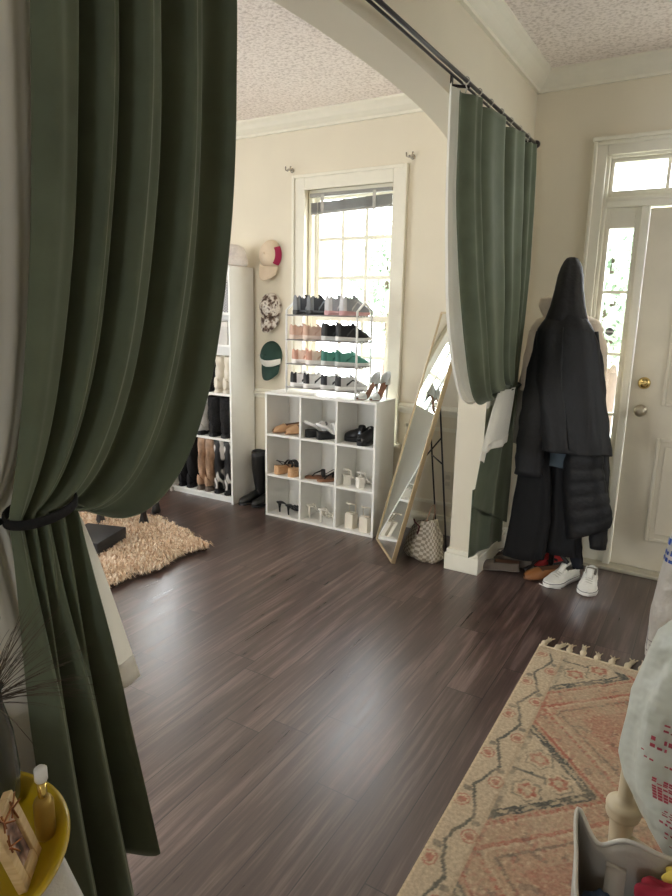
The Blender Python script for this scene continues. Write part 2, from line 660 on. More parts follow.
b.box((-.632, YF - .002, 2.03), (.73, WY - .02, 2.085))
b.box((-.632, YF - .012, 2.062), (.73, YF, 2.08))
struct(b.build('trim_9', TRIM, bevel=.004))
b = B(); b.box((-.65, YF - .05, 0), (.75, WY, .022)); struct(b.build('trim_10', M('threshold_metal', (196, 190, 170), .4, metal=.3), bevel=.005))


def lite(name, x0, x1, z0, z1, gx, gz, bars_x, bars_z, yy=YF + .03):
    """framed glass panel; gx/gz: glass extents"""
    b = B()
    b.box((x0, yy, z0), (gx[0], yy + .04, z1)); b.box((gx[1], yy, z0), (x1, yy + .04, z1))
    b.box((gx[0], yy, gz[1]), (gx[1], yy + .04, z1)); b.box((gx[0], yy, z0), (gx[1], yy + .04, gz[0]))
    w = struct(b.build(name, TRIM, bevel=.003))
    b = B()
    frame_box(b, gx[0] - .014, gx[1] + .014, gz[0] - .014, gz[1] + .014, .014, yy - .008, yy + .01)
    for xx in bars_x:
        b.box((xx - .009, yy + .004, gz[0]), (xx + .009, yy + .03, gz[1]))
    for zz in bars_z:
        b.box((gx[0], yy + .005, zz - .008), (gx[1], yy + .029, zz + .008))
    b.build('glazing_bar', TRIM, w)
    b = B(); b.box((gx[0] - .002, yy + .016, gz[0] - .002), (gx[1] + .002, yy + .02, gz[1] + .002)); b.build('pane', GLASS, w)
    return w


w2 = lite('window_2', -.632, -.452, .02, 2.03, (-.607, -.483), (.42, 1.925), [], [1.588, 1.248, .908, .57])
b = B(); b.lathe([(.0, 0), (.023, 0), (.023, .0015), (0, .0015)], n=24, caps=False, M_=Matrix.Translation((-.553, YF + .044, 1.372)) @ Matrix.Rotation(PI / 2, 4, 'X'))
st = b.build('sticker', M('grey_sticker', (96, 98, 100), .5), w2, label='round grey sticker with a pale band')
b = B(); b.box((-.572, YF + .0405, 1.368), (-.534, YF + .042, 1.377)); b.build('sticker_band', M('pale_sticker_band', (180, 182, 184), .5), st)
lite('window_3', .55, .73, .02, 2.03, (.575, .705), (.42, 1.925), [], [1.588, 1.248, .908, .57])
lite('window_4', -.632, .73, 2.085, 2.282, (-.612, .71), (2.118, 2.262), [-.348, -.06, .2, .45], [])
# door slab with six raised panels
b = B(); b.box((-.411, YF + .03, .024), (.509, YF + .072, 2.022))
pans = []
for px0, px1 in ((-.245, -.0), (.1, .345)):
    for pz0, pz1 in ((.2, .80), (.98, 1.56), (1.68, 1.9)):
        pans.append((px0, px1, pz0, pz1))
for px0, px1, pz0, pz1 in pans:
    frame_box(b, px0, px1, pz0, pz1, .02, YF + .018, YF + .031)
    b.box((px0 + .045, YF + .02, pz0 + .045), (px1 - .045, YF + .031, pz1 - .045))
door = struct(b.build('door_1', DOORP, bevel=.006, seg=3))


def knob(name, c, prof, m, n=24):
    b = B()
    Mx = Matrix.Translation(c) @ Matrix.Rotation(PI / 2, 4, 'X')
    b.lathe(prof, n=n, M_=Mx)
    return b.build(name, m, door)


k = knob('door_knob', (-.345, YF + .03, .946), [(.034, 0), (.034, .004), (.022, .008), (.012, .014), (.012, .03), (.022, .036), (.029, .046), (.03, .056), (.024, .066), (.008, .07)], NICKEL)
k = knob('deadbolt', (-.343, YF + .03, 1.099), [(.033, 0), (.033, .008), (.027, .014), (.024, .018), (.01, .019)], BRASS)
b = B(); b.box((-.357, YF - .008, 1.093), (-.329, YF + .013, 1.105)); b.build('thumb_turn', BRASS, k, bevel=.003)

# left window, plus unseen rear and right windows added for fill daylight
for i, (nm, along, w, pos) in enumerate((('window_5', 'y', W4, XL - .08), ('fill_window_6', 'x', W5, YB - .08), ('fill_window_7', 'x', W6, YB - .08), ('fill_window_8', 'y', W8, XR + .08))):
    a0, a1, z0, z1 = w
    b = B()

    def bb(p, q, zz0, zz1, th):
        if along == 'x':
            b.box((p, pos - th, zz0), (q, pos + th, zz1))
        else:
            b.box((pos - th, p, zz0), (pos + th, q, zz1))
    for p, q, c, d in ((a0, a0 + .05, z0, z1), (a1 - .05, a1, z0, z1), (a0, a1, z0, z0 + .05), (a0, a1, z1 - .05, z1), ((a0 + a1) / 2 - .02, (a0 + a1) / 2 + .02, z0, z1), (a0, a1, (z0 + z1) / 2 - .02, (z0 + z1) / 2 + .02)):
        bb(p, q, c, d, .03)
    w_ = struct(b.build(nm, TRIM))
    b = B(); bb(a0 + .02, a1 - .02, z0 + .02, z1 - .02, .003); b.build('pane', GLASS, w_)

# wall outlet behind the mirror
ot = thing('wall_outlet', 'cream wall outlet plate low on wall behind the mirror', 'outlet', (-1.44, YF, .375))
b = B(); b.box((-.036, -.006, -.058), (.036, 0, .058)); b.build('cover_plate', M('outlet_plate', (214, 206, 188), .4), ot, bevel=.003)
for zz in (-.022, .022):
    b = B(); b.box((-.016, -.009, zz - .014), (.016, -.005, zz + .014)); b.build('socket', M('outlet_socket', (196, 188, 170), .4), ot, bevel=.004)

# unseen ceiling lamp added behind the camera for warm fill light
lp = thing('fill_ceiling_lamp', 'round flush lamp added out of view for warm light in the hall', 'lamp', (.25, -.9, CE))
b = B(); b.lathe([(.15, 0), (.15, -.02), (.14, -.03)], n=32); b.build('fill_lamp_base', BRASS, lp)
b = B(); b.lathe([(.14, -.03), (.135, -.06), (.11, -.09), (.06, -.11), (.005, -.115)], n=32); b.build('fill_lamp_shade', mat_emit('fill_lamp_glow', (1, .82, .60), 3), lp)
lp2 = copy_tree(lp, (-3.1, .2, CE), label='round flush lamp added out of view to brighten the shoe room')  # second added lamp, unseen, lifts the shoe room against the bright window
for c_ in lp2.children:
    if c_.name.startswith('fill_lamp_shade'):
        c_.data = c_.data.copy(); c_.data.materials[0] = mat_emit('bright_fill_glow', (1, .9, .76), 9)

# ------------------------------------------------------------------ curtains
RX, RZ = -.972, 2.338
rod = thing('curtain_rod', 'long dark double curtain rod fixed above the archway', 'curtain rod', (RX, 0, RZ))
b = B(); b.tube([(0, .42, 0), (0, 3.60, 0)], .0078, 12); b.build('front_rod', BRONZE, rod)
b = B(); b.tube([(-.038, .42, .012), (-.038, 3.62, .012)], .0055, 10); b.build('back_rod', BRONZE, rod)
for yy in (.40, 3.62):
    s_ = 1 if yy > 1 else -1
    b = B(); b.lathe([(.0, 0), (.012, 0), (.019, .012), (.02, .024), (.012, .034), (0, .036)], n=16, caps=False, M_=Matrix.Translation((0, yy, 0)) @ Matrix.Rotation(-s_ * PI / 2, 4, 'X')); b.build('finial', BRONZE, rod)
for yy in (.5, 2.60, 3.53):
    b = B(); b.tube([(-.076, yy, .005), (-.04, yy, -.004), (0, yy, -.011)], .006, 8); b.box((-.078, yy - .012, -.03), (-.074, yy + .012, .04)); b.build('bracket', BRONZE, rod)


def curtain_fn(top, zt, tie, zk, hem, zh, npl, amp, xc, droop, lead, ampk=.022, amph=.05, ph=0, xt=-.96, hook_dy=.85, seed=1, split=.66, bulge=.05, xh=None, npl2=2.3, ph2=.1, tp=.75):
    rnd = random.Random(seed)
    jit = [rnd.uniform(.6, 1.35) for _ in range(60)]
    offs = [rnd.uniform(-.35, .35) for _ in range(60)]

    def prof(s):
        a = npl * s + ph + .16 * sin(7 * s + seed) + .1 * sin(15 * s + 2 * seed)
        i = int(math.floor(a)) % 60
        fr = a - math.floor(a)
        j = mix(jit[i], jit[(i + 1) % 60], fr)
        w = 2 * PI * a
        return j * (sin(w) + .28 * sin(2 * w + .9) + .1 * sin(3 * w + offs[i]))

    def fn(s, v):
        pr = prof(s)
        yt = mix(top[0], top[1], s); yk = mix(tie[0], tie[1], s)
        if v < split:
            t = v / split
            P0 = (yt, zt); P1 = (yt, zt - lead * mix(.5, 1, s))
            P2 = (mix(yk, yt, hook_dy), zk + mix(.34, -droop, s ** .8)); P3 = (yk, zk)
            y, z = bez(P0, P1, P2, P3, t)
            A = mix(amp, ampk, max(0, (t - .45) / .55) ** 1.2)
            A *= mix(.75, 1, min(1, t * 4))
            x = mix(xt, xc, t ** 1.5) + A * pr + bulge * s * sin(PI * min(1, t * 1.0)) ** 2
            # small cloth irregularity
            x += .006 * noise.noise(Vector((s * 6, z * 3, seed)))
            return (x, y, z)
        t = (v - split) / (1 - split)
        yh = mix(hem[0], hem[1], s)
        y = mix(yk, yh, t ** tp)
        z = mix(zk, zh(s), t)
        A = mix(ampk, amph, t ** .6)
        pr2 = sin(2 * PI * (npl2 * s + ph2)) + .3 * sin(4 * PI * (npl2 * s + ph2) + .8)
        kk = min(1, t * 2.2)
        x = mix(xc, xc if xh is None else xh, t) + A * mix(pr, pr2, kk * kk * (3 - 2 * kk)) + .006 * noise.noise(Vector((s * 6, z * 3, seed + 3)))
        return (x, y, z)
    return fn


def hooks(parent, ys, x, z0, z1, m):
    for yy in ys:
        b = B()
        b.tube([(x, yy, z0), (x + .004, yy, (z0 + z1) / 2), (x, yy, z1 - .008), (x, yy, z1)], .0025, 6)
        b.tube([(x + .013 * cos(a), yy, z1 + .0 + .013 * sin(a) + .011) for a in [2 * PI * k / 12 for k in range(12)]], .0022, 6, closed=True)
        b.build('hook', m, parent)


HOOKM = M('hook_white', (206, 204, 196), .35)
# near green curtain
t = thing('green_curtain', 'large dark green velvet curtain in the left foreground, tied back with a black band', 'curtain', (0, 0, 0))
fnL = curtain_fn((.70, 1.15), 2.30, (.570, .690), 1.125, (.625, .800), lambda s: .17 + .15 * s ** 2, 4.3, .046, -.955, .295, .55, ampk=.022, amph=.052, seed=4, hook_dy=.717, bulge=.02, xh=-.945, npl2=2.25, ph2=-.12, tp=1.05)
b = B(); b.grid(fnL, 420, 130); b.build('velvet_panel', VELVET, t, solid=.0025)
hooks(t, [.72 + .08 * k for k in range(6)], RX, 2.30, 2.327, HOOKM)
# black tie band of the near curtain
tb = thing('curtain_tieback', 'black fabric tieback band round the left foreground curtain', 'tieback', (0, 0, 0))
b = B()
pts = []
for k in range(41):
    a = 2 * PI * k / 40
    pts.append((-.954 + .044 * cos(a), .628 + .062 * sin(a), 1.128 + .010 * sin(a) - .004 * cos(a)))
def band(pts, h, th):
    bb = B(); rings = []
    n = len(pts) - 1
    for i in range(n):
        p = Vector(pts[i]); d = Vector(pts[(i + 1) % n]) - Vector(pts[i - 1]); d.normalize()
        o = Vector((d.y, -d.x, 0)); u = Vector((0, 0, 1))
        rings.append([p + o * (th * a) + u * (h * c) for a, c in ((-1, -1), (1, -1), (1.4, 0), (1, 1), (-1, 1))])
    bb.loft(rings, 0, False, loop=True)
    return bb
band(pts, .008, .002).build('band', BLKF, tb)
b = B(); b.tube([(-.965, .565, 1.12), (-1.0, .53, 1.13), (-1.03, .50, 1.14), (-1.046, .47, 1.14)], .011, 8, flat=.4); b.build('band_end', BLKF, tb)
b = B(); b.tube([(-1.05, .47, 1.14), (-1.03, .47, 1.14), (-1.024, .47, 1.15), (-1.024, .47, 1.162)], .004, 8); b.build('wall_hook', NICKEL, tb)

# near sheer, mostly behind the velvet, its hem corner showing below the tie
t = thing('sheer_curtain', 'white sheer curtain corner hanging behind the left green curtain', 'curtain', (0, 0, 0))
fnS = curtain_fn((.42, 1.10), 2.32, (.46, .72), 1.115, (.46, .872), lambda s: .24 + .425 * min(1, s * 1.2) ** 1.5, 6.0, .014, -1.022, .12, .75, ampk=.010, amph=.012, seed=9, xt=-1.010, bulge=-.012)
b = B(); b.grid(fnS, 160, 70); sp = b.build('sheer_panel', SHEER, t, solid=.001)
b = B(); b.grid(lambda s, v: (lambda p: (p[0] + .0022, p[1], p[2]))(fnS(s, .955 + .045 * v)), 160, 3); b.build('hem_band', FLATW, t, solid=.0008)

# far green curtain
t = thing('green_curtain', 'sage green velvet curtain tied back by the far end of the archway', 'curtain', (0, 0, 0))
fnR = curtain_fn((3.49, 2.525), 2.295, (3.52, 3.30), 1.085, (3.76, 3.13), lambda s: .20 + .26 * s, 3.7, .046, -.962, .27, .80, ampk=.022, amph=.012, seed=6, hook_dy=.85, bulge=.045, xh=-1.012, npl2=1.5, ph2=.3)
b = B(); b.grid(fnR, 360, 130); b.build('velvet_panel', VELVET, t, solid=.0025)
# lower rear layer of the tail
b = B(); b.grid(lambda s, v: (-1.030 + .007 * sin(14 * s) , mix(3.14, 3.74, s), mix(.55, .17 - .09 * s, v)), 60, 20); b.build('rear_fold', VELVET, t, solid=.002)
hooks(t, [2.56 + .15 * k for k in range(7)], RX, 2.293, 2.327, HOOKM)
tb = thing('curtain_tieback', 'dark green tieback holding the far curtain to the wall', 'tieback', (0, 0, 0))
b = B(); b.tube([(-1.046, 3.60, 1.10), (-1.0, 3.64, 1.09), (-.945, 3.60, 1.075), (-.93, 3.48, 1.07), (-.94, 3.37, 1.065)], .010, 8, flat=.5); b.build('band', M('dark_green_band', (52, 66, 50), .8), tb)
# far sheer
t = thing('sheer_curtain', 'white sheer curtain showing along the left edge of the far green curtain', 'curtain', (0, 0, 0))
fnS2 = curtain_fn((3.5, 2.49), 2.32, (3.46, 3.24), 1.075, (3.46, 3.24), lambda s: .97, 7.0, .010, -1.024, .24, .80, ampk=.008, amph=.008, seed=12, xt=-1.012, hook_dy=.85, bulge=.012, npl2=1.2)
b = B(); b.grid(fnS2, 200, 90); b.build('sheer_panel', SHEER, t, solid=.001)
def sheer_tail(s, v):
    return (mix(-.930, -.950, v) + .010 * sin(9 * s + 1) * (.4 + v) + .006 * sin(21 * s), mix(mix(3.12, 3.44, s), mix(2.93, 3.44, s), v ** .8), mix(1.075, mix(.765, .775, s) - .03 * max(0, 1 - abs(s - .15) / .15), v))
b = B(); b.grid(sheer_tail, 70, 40); b.build('sheer_tail', SHEER, t, solid=.001)
b = B(); b.grid(lambda s, v: (lambda p: (p[0] + .0022, p[1], p[2]))(sheer_tail(s, .86 + .14 * v)), 70, 4); b.build('hem_band', FLATW, t, solid=.0008)

# ------------------------------------------------------------------ shoe-room furniture
# bookcase
BX0, BX1, BY0, BY1, BH = -3.70, -3.035, 3.58, 3.85, 1.755
bk = thing('bookcase', 'tall narrow white bookcase full of boots beside the wall of hats', 'bookcase', (0, 0, 0))
T = .018
for xx in (BX0, BX1 - T):
    b = B(); b.box((xx, BY0, 0), (xx + T, BY1, BH)); b.build('side_panel', WHITE, bk, bevel=.0015)
SHZ = [.055, .50, .842, 1.20, 1.432]
for z in SHZ:
    b = B(); b.box((BX0 + T, BY0 + .004, z - .018), (BX1 - T, BY1 - .005, z)); b.build('shelf', WHITE, bk, bevel=.0015)
b = B(); b.box((BX0 + T, BY0, BH - .02), (BX1 - T, BY1, BH)); b.build('top_panel', WHITE, bk, bevel=.0015)
b = B(); b.box((BX0 + T, BY1 - .005, .037), (BX1 - T, BY1, BH - .02)); b.build('back_panel', WHITE, bk)
b = B(); b.box((BX0 + T, BY0 + .03, 0), (BX1 - T, BY0 + .042, .037)); b.build('kick_board', WHITE, bk)

# cube organiser
CX0, CX1, CY0, CY1, CH = -2.69, -1.812, 3.53, 3.80, .897
cu = thing('cube_organizer', 'low white nine-cube organizer holding sandals and heels under the window', 'shelf unit', (0, 0, 0))
TT = .016
cw = (CX1 - CX0 - TT) / 3
for k in range(4):
    xx = CX0 + k * cw
    b = B()
    if k in (0, 3):
        b.box((xx, CY0, 0), (xx + TT, CY1, CH - TT))
        b.build('side_panel', WHITE, cu, bevel=.0012)
    else:
        b.box((xx, CY0 + .002, TT), (xx + TT, CY1, CH - TT)); b.build('divider', WHITE, cu, bevel=.0012)
ch = (CH - TT) / 3
cz = [k * ch + TT for k in range(3)]           # floor of each row, bottom to top
b = B(); b.box((CX0, CY0 - .002, CH - TT), (CX1, CY1, CH)); b.build('top_panel', WHITE, cu, bevel=.0012)
b = B(); b.box((CX0 + TT, CY0, 0), (CX1 - TT, CY1, TT)); b.build('bottom_panel', WHITE, cu, bevel=.0012)
for r in (1, 2):
    for k in range(3):
        b = B(); b.box((CX0 + k * cw + TT, CY0 + .003, r * ch), (CX0 + (k + 1) * cw, CY1, r * ch + TT)); b.build('shelf', WHITE, cu, bevel=.0012)
b = B(); b.box((CX0 + .002, CY1, 0), (CX1 - .002, CY1 + .004, CH - .002)); b.build('back_panel', WHITE, cu)

# wire shoe rack on top
KX0, KX1, KY0, KY1 = -2.553, -2.003, 3.595, 3.79
rk = thing('shoe_rack', 'white four-tier metal shoe rack full of sneakers standing on the cube organizer', 'shoe rack', (0, 0, CH))
RT = [.045, .205, .368, .532]                  # tier tops above the organiser
for xx in (KX0, KX1):
    ym = (KY0 + KY1) / 2
    pts = [(xx, KY0, 0), (xx, KY0, .56)] + [(xx, mix(KY0, ym, k / 4) , .56 + .055 * (k / 4)) for k in range(1, 4)] + [(xx, ym - .012, .612), (xx, ym, .616), (xx, ym + .012, .612)] + [(xx, mix(ym, KY1, k / 4), .615 - .055 * (k / 4)) for k in range(1, 4)] + [(xx, KY1, .56), (xx, KY1, 0)]
    b = B(); b.tube(pts, .0075, 10); b.build('end_frame', METALW, rk)
    for z in RT:
        b = B(); b.tube([(xx, KY0, z - .008), (xx, KY1, z - .008)], .0055, 8); b.build('cross_bar', METALW, rk)
for z in RT:
    b = B()
    for k in range(6):
        yy = mix(KY0 - .002, KY1 + .002, k / 5); b.tube([(KX0 - .008, yy, z - .005), (KX1 + .008, yy, z - .005)], .0042, 8)
    b.build('wire_shelf', M('rack_wire', (150, 146, 144), .35, metal=.5), rk)


# ------------------------------------------------------------------ footwear builders
def sneaker(name, label, cat, group, loc, rz, up, sole, lining, lace, accent, L=.25, W=.092, H=.085, chunky=.026, tongue=.025, upm=None, stripe=True):
    t = thing(name, label, cat, loc, rz, group)
    umat = upm or M('shoe_%d_%d_%d' % up, up, .75, var=.06, vs=40, bump=.2, bs=200)
    lmat = M('lining_%d_%d_%d' % lining, lining, .9, var=.1)
    smat = M('sole_%d_%d_%d' % sole, sole, .6, var=.03)
    y0 = -L / 2
    tab = [(0, .26, .0), (.012, .42, 0), (.035, .57, 0), (.07, .66, .0), (.15, .72, 0), (.3, .72, 0), (.5, .82, 0), (.7, 1.0, 0), (.85, .92, 0), (.95, .62, 0), (1, .28, 0)]

    def hw(u):
        return interp(tab, u)[0] * W / 2
    N, K = 60, 20
    # sole
    rings = []
    for i in range(N + 1):
        u = i / N
        w = hw(u) * 1.06 + .001
        zt = chunky * (1.15 - .3 * min(1, u / .6)) * (1 + (.25 * max(0, u - .85) / .15))
        zb = .006 * max(0, (u - .75) / .25) ** 2
        y = y0 + u * L
        rings.append([(-w, y, zb + .002), (-w * .8, y, zb), (w * .8, y, zb), (w, y, zb + .002), (w * 1.03, y, zt * .6), (w * .97, y, zt), (0, y, zt), (-w * .97, y, zt), (-w * 1.03, y, zt * .6)])
    b = B(); b.loft(rings); b.build('sole', smat, t)

    def height(u):
        return interp([(0, H * .98), (.06, H * 1.0), (.2, H * .82), (.36, H * .84), (.46, H * .96), (.6, H * .76), (.8, H * .50), (.93, H * .36), (1, H * .2)], u)[0]

    def up_fn(a, u):
        uu = .01 + u * .98
        w = hw(uu) * mix(1, .96, u); h = height(uu)
        zb = chunky * .8
        q = a * 2 - 1
        dip = max(0, min(1, (.47 - uu) / .06)) * max(0, min(1, (uu - .03) / .05))
        ang = q * PI / 2
        x = w * math.copysign(abs(sin(ang)) ** .75, q)
        z = zb + (h - zb) * max(0, cos(ang)) ** .55
        if abs(q) < .5:
            z = mix(z, mix(zb + .012, h, (abs(q) / .5) ** 5), dip)
            x = mix(x, w * .86 * math.copysign(min(1, abs(q) / .48), q), dip * .8)
        else:
            x = mix(x, w * (1 - .12 * max(0, (1 - abs(q)) / .5)) * math.copysign(1, q), dip)
            z = mix(z, zb + (h - zb) * (1 - (abs(q) - .5) / .5) ** .8, dip)
        return (x, y0 + uu * L, z)
    b = B()
    b.grid(up_fn, 48, 60, mfn=lambda a, u: 1 if (abs(a * 2 - 1) < .47 and .03 < u < .44) else (2 if (u < .10 and stripe) else 0))
    row0 = [up_fn(k / 48, 0) for k in range(49)]
    b.add(row0, [tuple(range(49))], 2 if stripe else 0)
    b.build('upper', [umat, lmat, M('accent_%d_%d_%d' % accent, accent, .6)], t)
    # tongue
    b = B()
    rings = []
    for i in range(6):
        q = i / 5
        y = y0 + L * mix(.60, .43, q); z = mix(height(.58), height(.44) + tongue, q); w = W * mix(.19, .21, q)
        rings.append([(-w, y, z - .004), (-w * .5, y + .003, z), (w * .5, y + .003, z), (w, y, z - .004), (w * .5, y - .003, z - .007), (-w * .5, y - .003, z - .007)])
    b.loft(rings); b.build('tongue', umat, t)
    b = B()
    for i in range(5):
        u = mix(.50, .72, i / 4); y = y0 + u * L; h = height(u) + .002; w = hw(u) * .5
        b.tube([(-w, y, h - .007), (-w * .4, y + .004, h), (w * .4, y - .004, h), (w, y, h - .007)], .0026, 6)
    b.build('laces', M('lace_%d_%d_%d' % lace, lace, .8), t)
    if stripe:
        for sx in (-1, 1):
            b = B()
            rows = []
            for i in range(9):
                q = i / 8; u = mix(.28, .62, q)
                w0 = hw(u)
                zc = mix(chunky + .010, height(u) * .72, sin(q * PI * .75)); th = .007 * (1 - .75 * q) + .001
                xo = sx * (w0 * 1.005 * (1 - .12 * (zc / height(u)) ** 2) + .0018)
                rows.append([(xo, y0 + u * L, zc - th), (xo, y0 + u * L, zc + th), (xo - sx * .004, y0 + u * L, zc + th), (xo - sx * .004, y0 + u * L, zc - th)])
            b.loft(rows)
            b.build('side_stripe', M('accent_%d_%d_%d' % accent, accent, .6), t)
    return t


def pair(first, loc2, rz2, label2):
    return copy_tree(first, loc2, rz2, label2)


zt = [CH + z for z in RT]            # tier heights, bottom to top
G = 'sneakers on the white shoe rack'
ys = 3.70
spec = [
    # tier, x, rz, palette, label
    (3, (-2.452, -2.335), (-.25, -.28), ((34, 35, 38), (40, 40, 42), (30, 30, 32), (90, 92, 96), (120, 124, 128)), 'black sneaker', 'top tier of shoe rack', .105),
    (3, (-2.198, -2.075), (-.3, -.38), ((150, 152, 156), (206, 160, 160), (120, 122, 126), (180, 182, 186), (206, 206, 208)), 'grey sneaker with pink sole', 'top tier of shoe rack', .105),
    (2, (-2.470, -2.352), (-.42, -.45), ((214, 184, 166), (224, 206, 194), (90, 70, 62), (222, 200, 186), (206, 170, 150)), 'dusty pink sneaker', 'second tier of shoe rack from top', .082),
    (2, (-2.205, -2.085), (-.62, -.75), ((34, 34, 36), (226, 226, 226), (40, 40, 42), (50, 50, 52), (60, 60, 62)), 'black sneaker with white sole', 'second tier of shoe rack from top', .098),
    (1, (-2.450, -2.325), (-.42, -.5), ((232, 206, 190), (240, 236, 232), (80, 66, 60), (240, 230, 226), (206, 158, 138)), 'blush and white sneaker', 'third tier of shoe rack from top', .082),
    (1, (-2.205, -2.085), (-.62, -.75), ((88, 152, 138), (206, 208, 206), (84, 92, 92), (110, 160, 148), (60, 120, 108)), 'teal green sneaker', 'third tier of shoe rack from top', .082),
    (0, (-2.462, -2.345), (-.42, -.5), ((232, 230, 228), (238, 236, 234), (36, 36, 38), (240, 240, 240), (44, 44, 46)), 'white sneaker with black heel', 'bottom tier of shoe rack', .085),
    (0, (-2.210, -2.088), (-.5, -.6), ((200, 200, 200), (236, 236, 234), (66, 66, 68), (220, 220, 220), (52, 52, 56)), 'white and grey sneaker with dark stripe', 'bottom tier of shoe rack', .082),
]
for tier, xs, rzs, pal, nm, where, H in spec:
    a = sneaker('sneaker', 'left %s, %s' % (nm, where), 'shoe', G, (xs[0], ys, zt[tier]), rzs[0], *pal, L=.235, W=.090, H=H * 1.22, chunky=.026, tongue=.010)
    pair(a, (xs[1], ys - .01, zt[tier]), rzs[1], 'right %s, %s' % (nm, where))


def sole_plate(b, L, tab, W, zf, th, mi=0, n=24, y0=None):
    """curved sandal sole; zf(u) is the underside height"""
    y0 = -L / 2 if y0 is None else y0
    rings = []
    for i in range(n + 1):
        u = i / n; w = interp(tab, u)[0] * W / 2; y = y0 + u * L; z = zf(u)
        tt = th(u) if callable(th) else th
        rings.append([(-w, y, z + tt * .3), (-w * .92, y, z), (w * .92, y, z), (w, y, z + tt * .3), (w, y, z + tt * .8), (w * .94, y, z + tt), (-w * .94, y, z + tt), (-w, y, z + tt * .8)])
    b.loft(rings, mi)


STAB = [(0, .42), (.06, .66), (.2, .74), (.45, .66), (.7, .98), (.88, .86), (.97, .5), (1, .2)]


def strap_arc(b, y, w, z0, h, r=.006, mi=0, dy=0, flat=.35, n=11):
    pts = [(w * cos(PI - PI * k / (n - 1)), y + dy * sin(PI * k / (n - 1)), z0 + h * sin(PI * k / (n - 1))) for k in range(n)]
    b.tube(pts, r, 8, mi, flat=flat)


def cell(r, k):
    """centre x and floor z of a cube; r 0 = top row"""
    return CX0 + TT + k * cw + (cw - TT) / 2, cz[2 - r]


GC = 'shoes in the cube organizer'
# row 1, left: tan loafer mules, toes to the camera
x, z = cell(0, 0)


def mule(label, loc, rz):
    t = thing('flat_shoe', label, 'shoe', loc, rz, GC)
    b = B(); sole_plate(b, .24, STAB, .082, lambda u: .004 + .008 * (1 - u), .008); b.build('sole', M('tan_sole', (150, 112, 80), .6), t)

    def f(a, u):
        uu = .02 + .97 * u
        w = interp(STAB, uu)[0] * .041
        q = a * 2 - 1
        h = interp([(0, .05), (.2, .046), (.5, .044), (.62, .05), (.8, .036), (1, .014)], uu)[0]
        dip = max(0, min(1, (.60 - uu) / .05))
        ang = q * PI / 2
        z_ = .014 + h * max(0, cos(ang)) ** .6
        if abs(q) < .6:
            z_ = mix(z_, .018, dip)
        else:
            z_ = mix(z_, .014 + h * (1 - (abs(q) - .6) / .4) ** .7, dip)
        return (w * math.copysign(abs(sin(ang)) ** .7, q), -.12 + uu * .24, z_)
    b = B(); b.grid(f, 30, 34, mfn=lambda a, u: 1 if abs(a * 2 - 1) < .58 and u < .58 else 0)
    b.build('upper', [M('tan_suede', (196, 156, 118), .8, var=.08), M('brown_insole', (112, 76, 54), .7)], t)
    return t


a = mule('left tan flat shoe in top left cube', (x - .045, 3.66, z), PI - .5)
mule('right tan flat shoe in top left cube', (x + .06, 3.66, z), PI - .5)

# row 1, middle: chunky white sandals on black platforms
x, z = cell(0, 1)


def platform(label, loc, rz):
    t = thing('platform_sandal', label, 'shoe', loc, rz, GC)
    b = B(); sole_plate(b, .23, STAB, .092, lambda u: .0, lambda u: .052 - .012 * u)
    for k in range(9):
        yy = -.1 + .022 * k
        b.box((-.036, yy, .001), (.036, yy + .006, .012))
    b.build('platform_sole', M('black_rubber', (28, 28, 30), .7), t)
    b = B()
    strap_arc(b, .055, .044, .035, .048, .022, flat=.5); strap_arc(b, .005, .042, .035, .066, .019, flat=.55)
    b.build('strap', M('white_puffy_strap', (238, 238, 238), .6), t)
    b = B(); b.tube([(-.034, -.01, .045), (-.036, -.06, .085), (-.024, -.1, .1), (0, -.112, .105), (.024, -.1, .1), (.036, -.06, .085), (.034, -.01, .045)], .014, 8, flat=.8); b.build('heel_strap', M('white_puffy_strap', (238, 238, 238)), t)
    b = B(); b.tube([(-.02, .03, .088), (0, .034, .094), (.02, .03, .088)], .009, 8); b.build('buckle', M('grey_buckle', (110, 110, 114), .4), t)
    return t


platform('left white strapped sandal on a black platform', (x - .055, 3.665, z), -.7)
platform('right white strapped sandal on a black platform', (x + .05, 3.65, z), -.7)

# row 1, right: black clogs
x, z = cell(0, 2)


def clog(label, loc, rz, m=None):
    t = thing('slide_shoe', label, 'shoe', loc, rz, GC)
    b = B(); sole_plate(b, .24, STAB, .096, lambda u: 0, lambda u: .034 - .006 * u); b.build('sole', M('black_rubber', (28, 28, 30)), t)
    b = B()
    rings = []
    for i in range(13):
        u = mix(.40, .98, i / 12)
        w = interp(STAB, u)[0] * .047; h = interp([(.4, .074), (.55, .066), (.8, .046), (1, .02)], u)[0]
        rings.append([(w * sin(q), -.12 + .24 * u, .026 + h * max(0, cos(q)) ** .7) for q in [-PI / 2 + PI * k / 16 for k in range(17)]])
    b.loft(rings, 0, False, closed=False); b.build('upper', BLK, t, solid=.003)
    b = B(); strap_arc(b, -.005, .046, .03, .083, .018, flat=.18); b.build('strap', BLK, t)
    b = B(); b.box((-.05, -.013, .06), (-.043, .005, .078)); b.build('buckle', M('clog_buckle', (140, 150, 160), .25, metal=.9), t, bevel=.002)
    return t


clog('left black buckled slide in top right cube', (x - .03, 3.67, z), PI * .5 + .15)
clog('right black buckled slide in top right cube', (x + .045, 3.655, z), PI - .15)

# row 2, left: cork platform sandals
x, z = cell(1, 0)


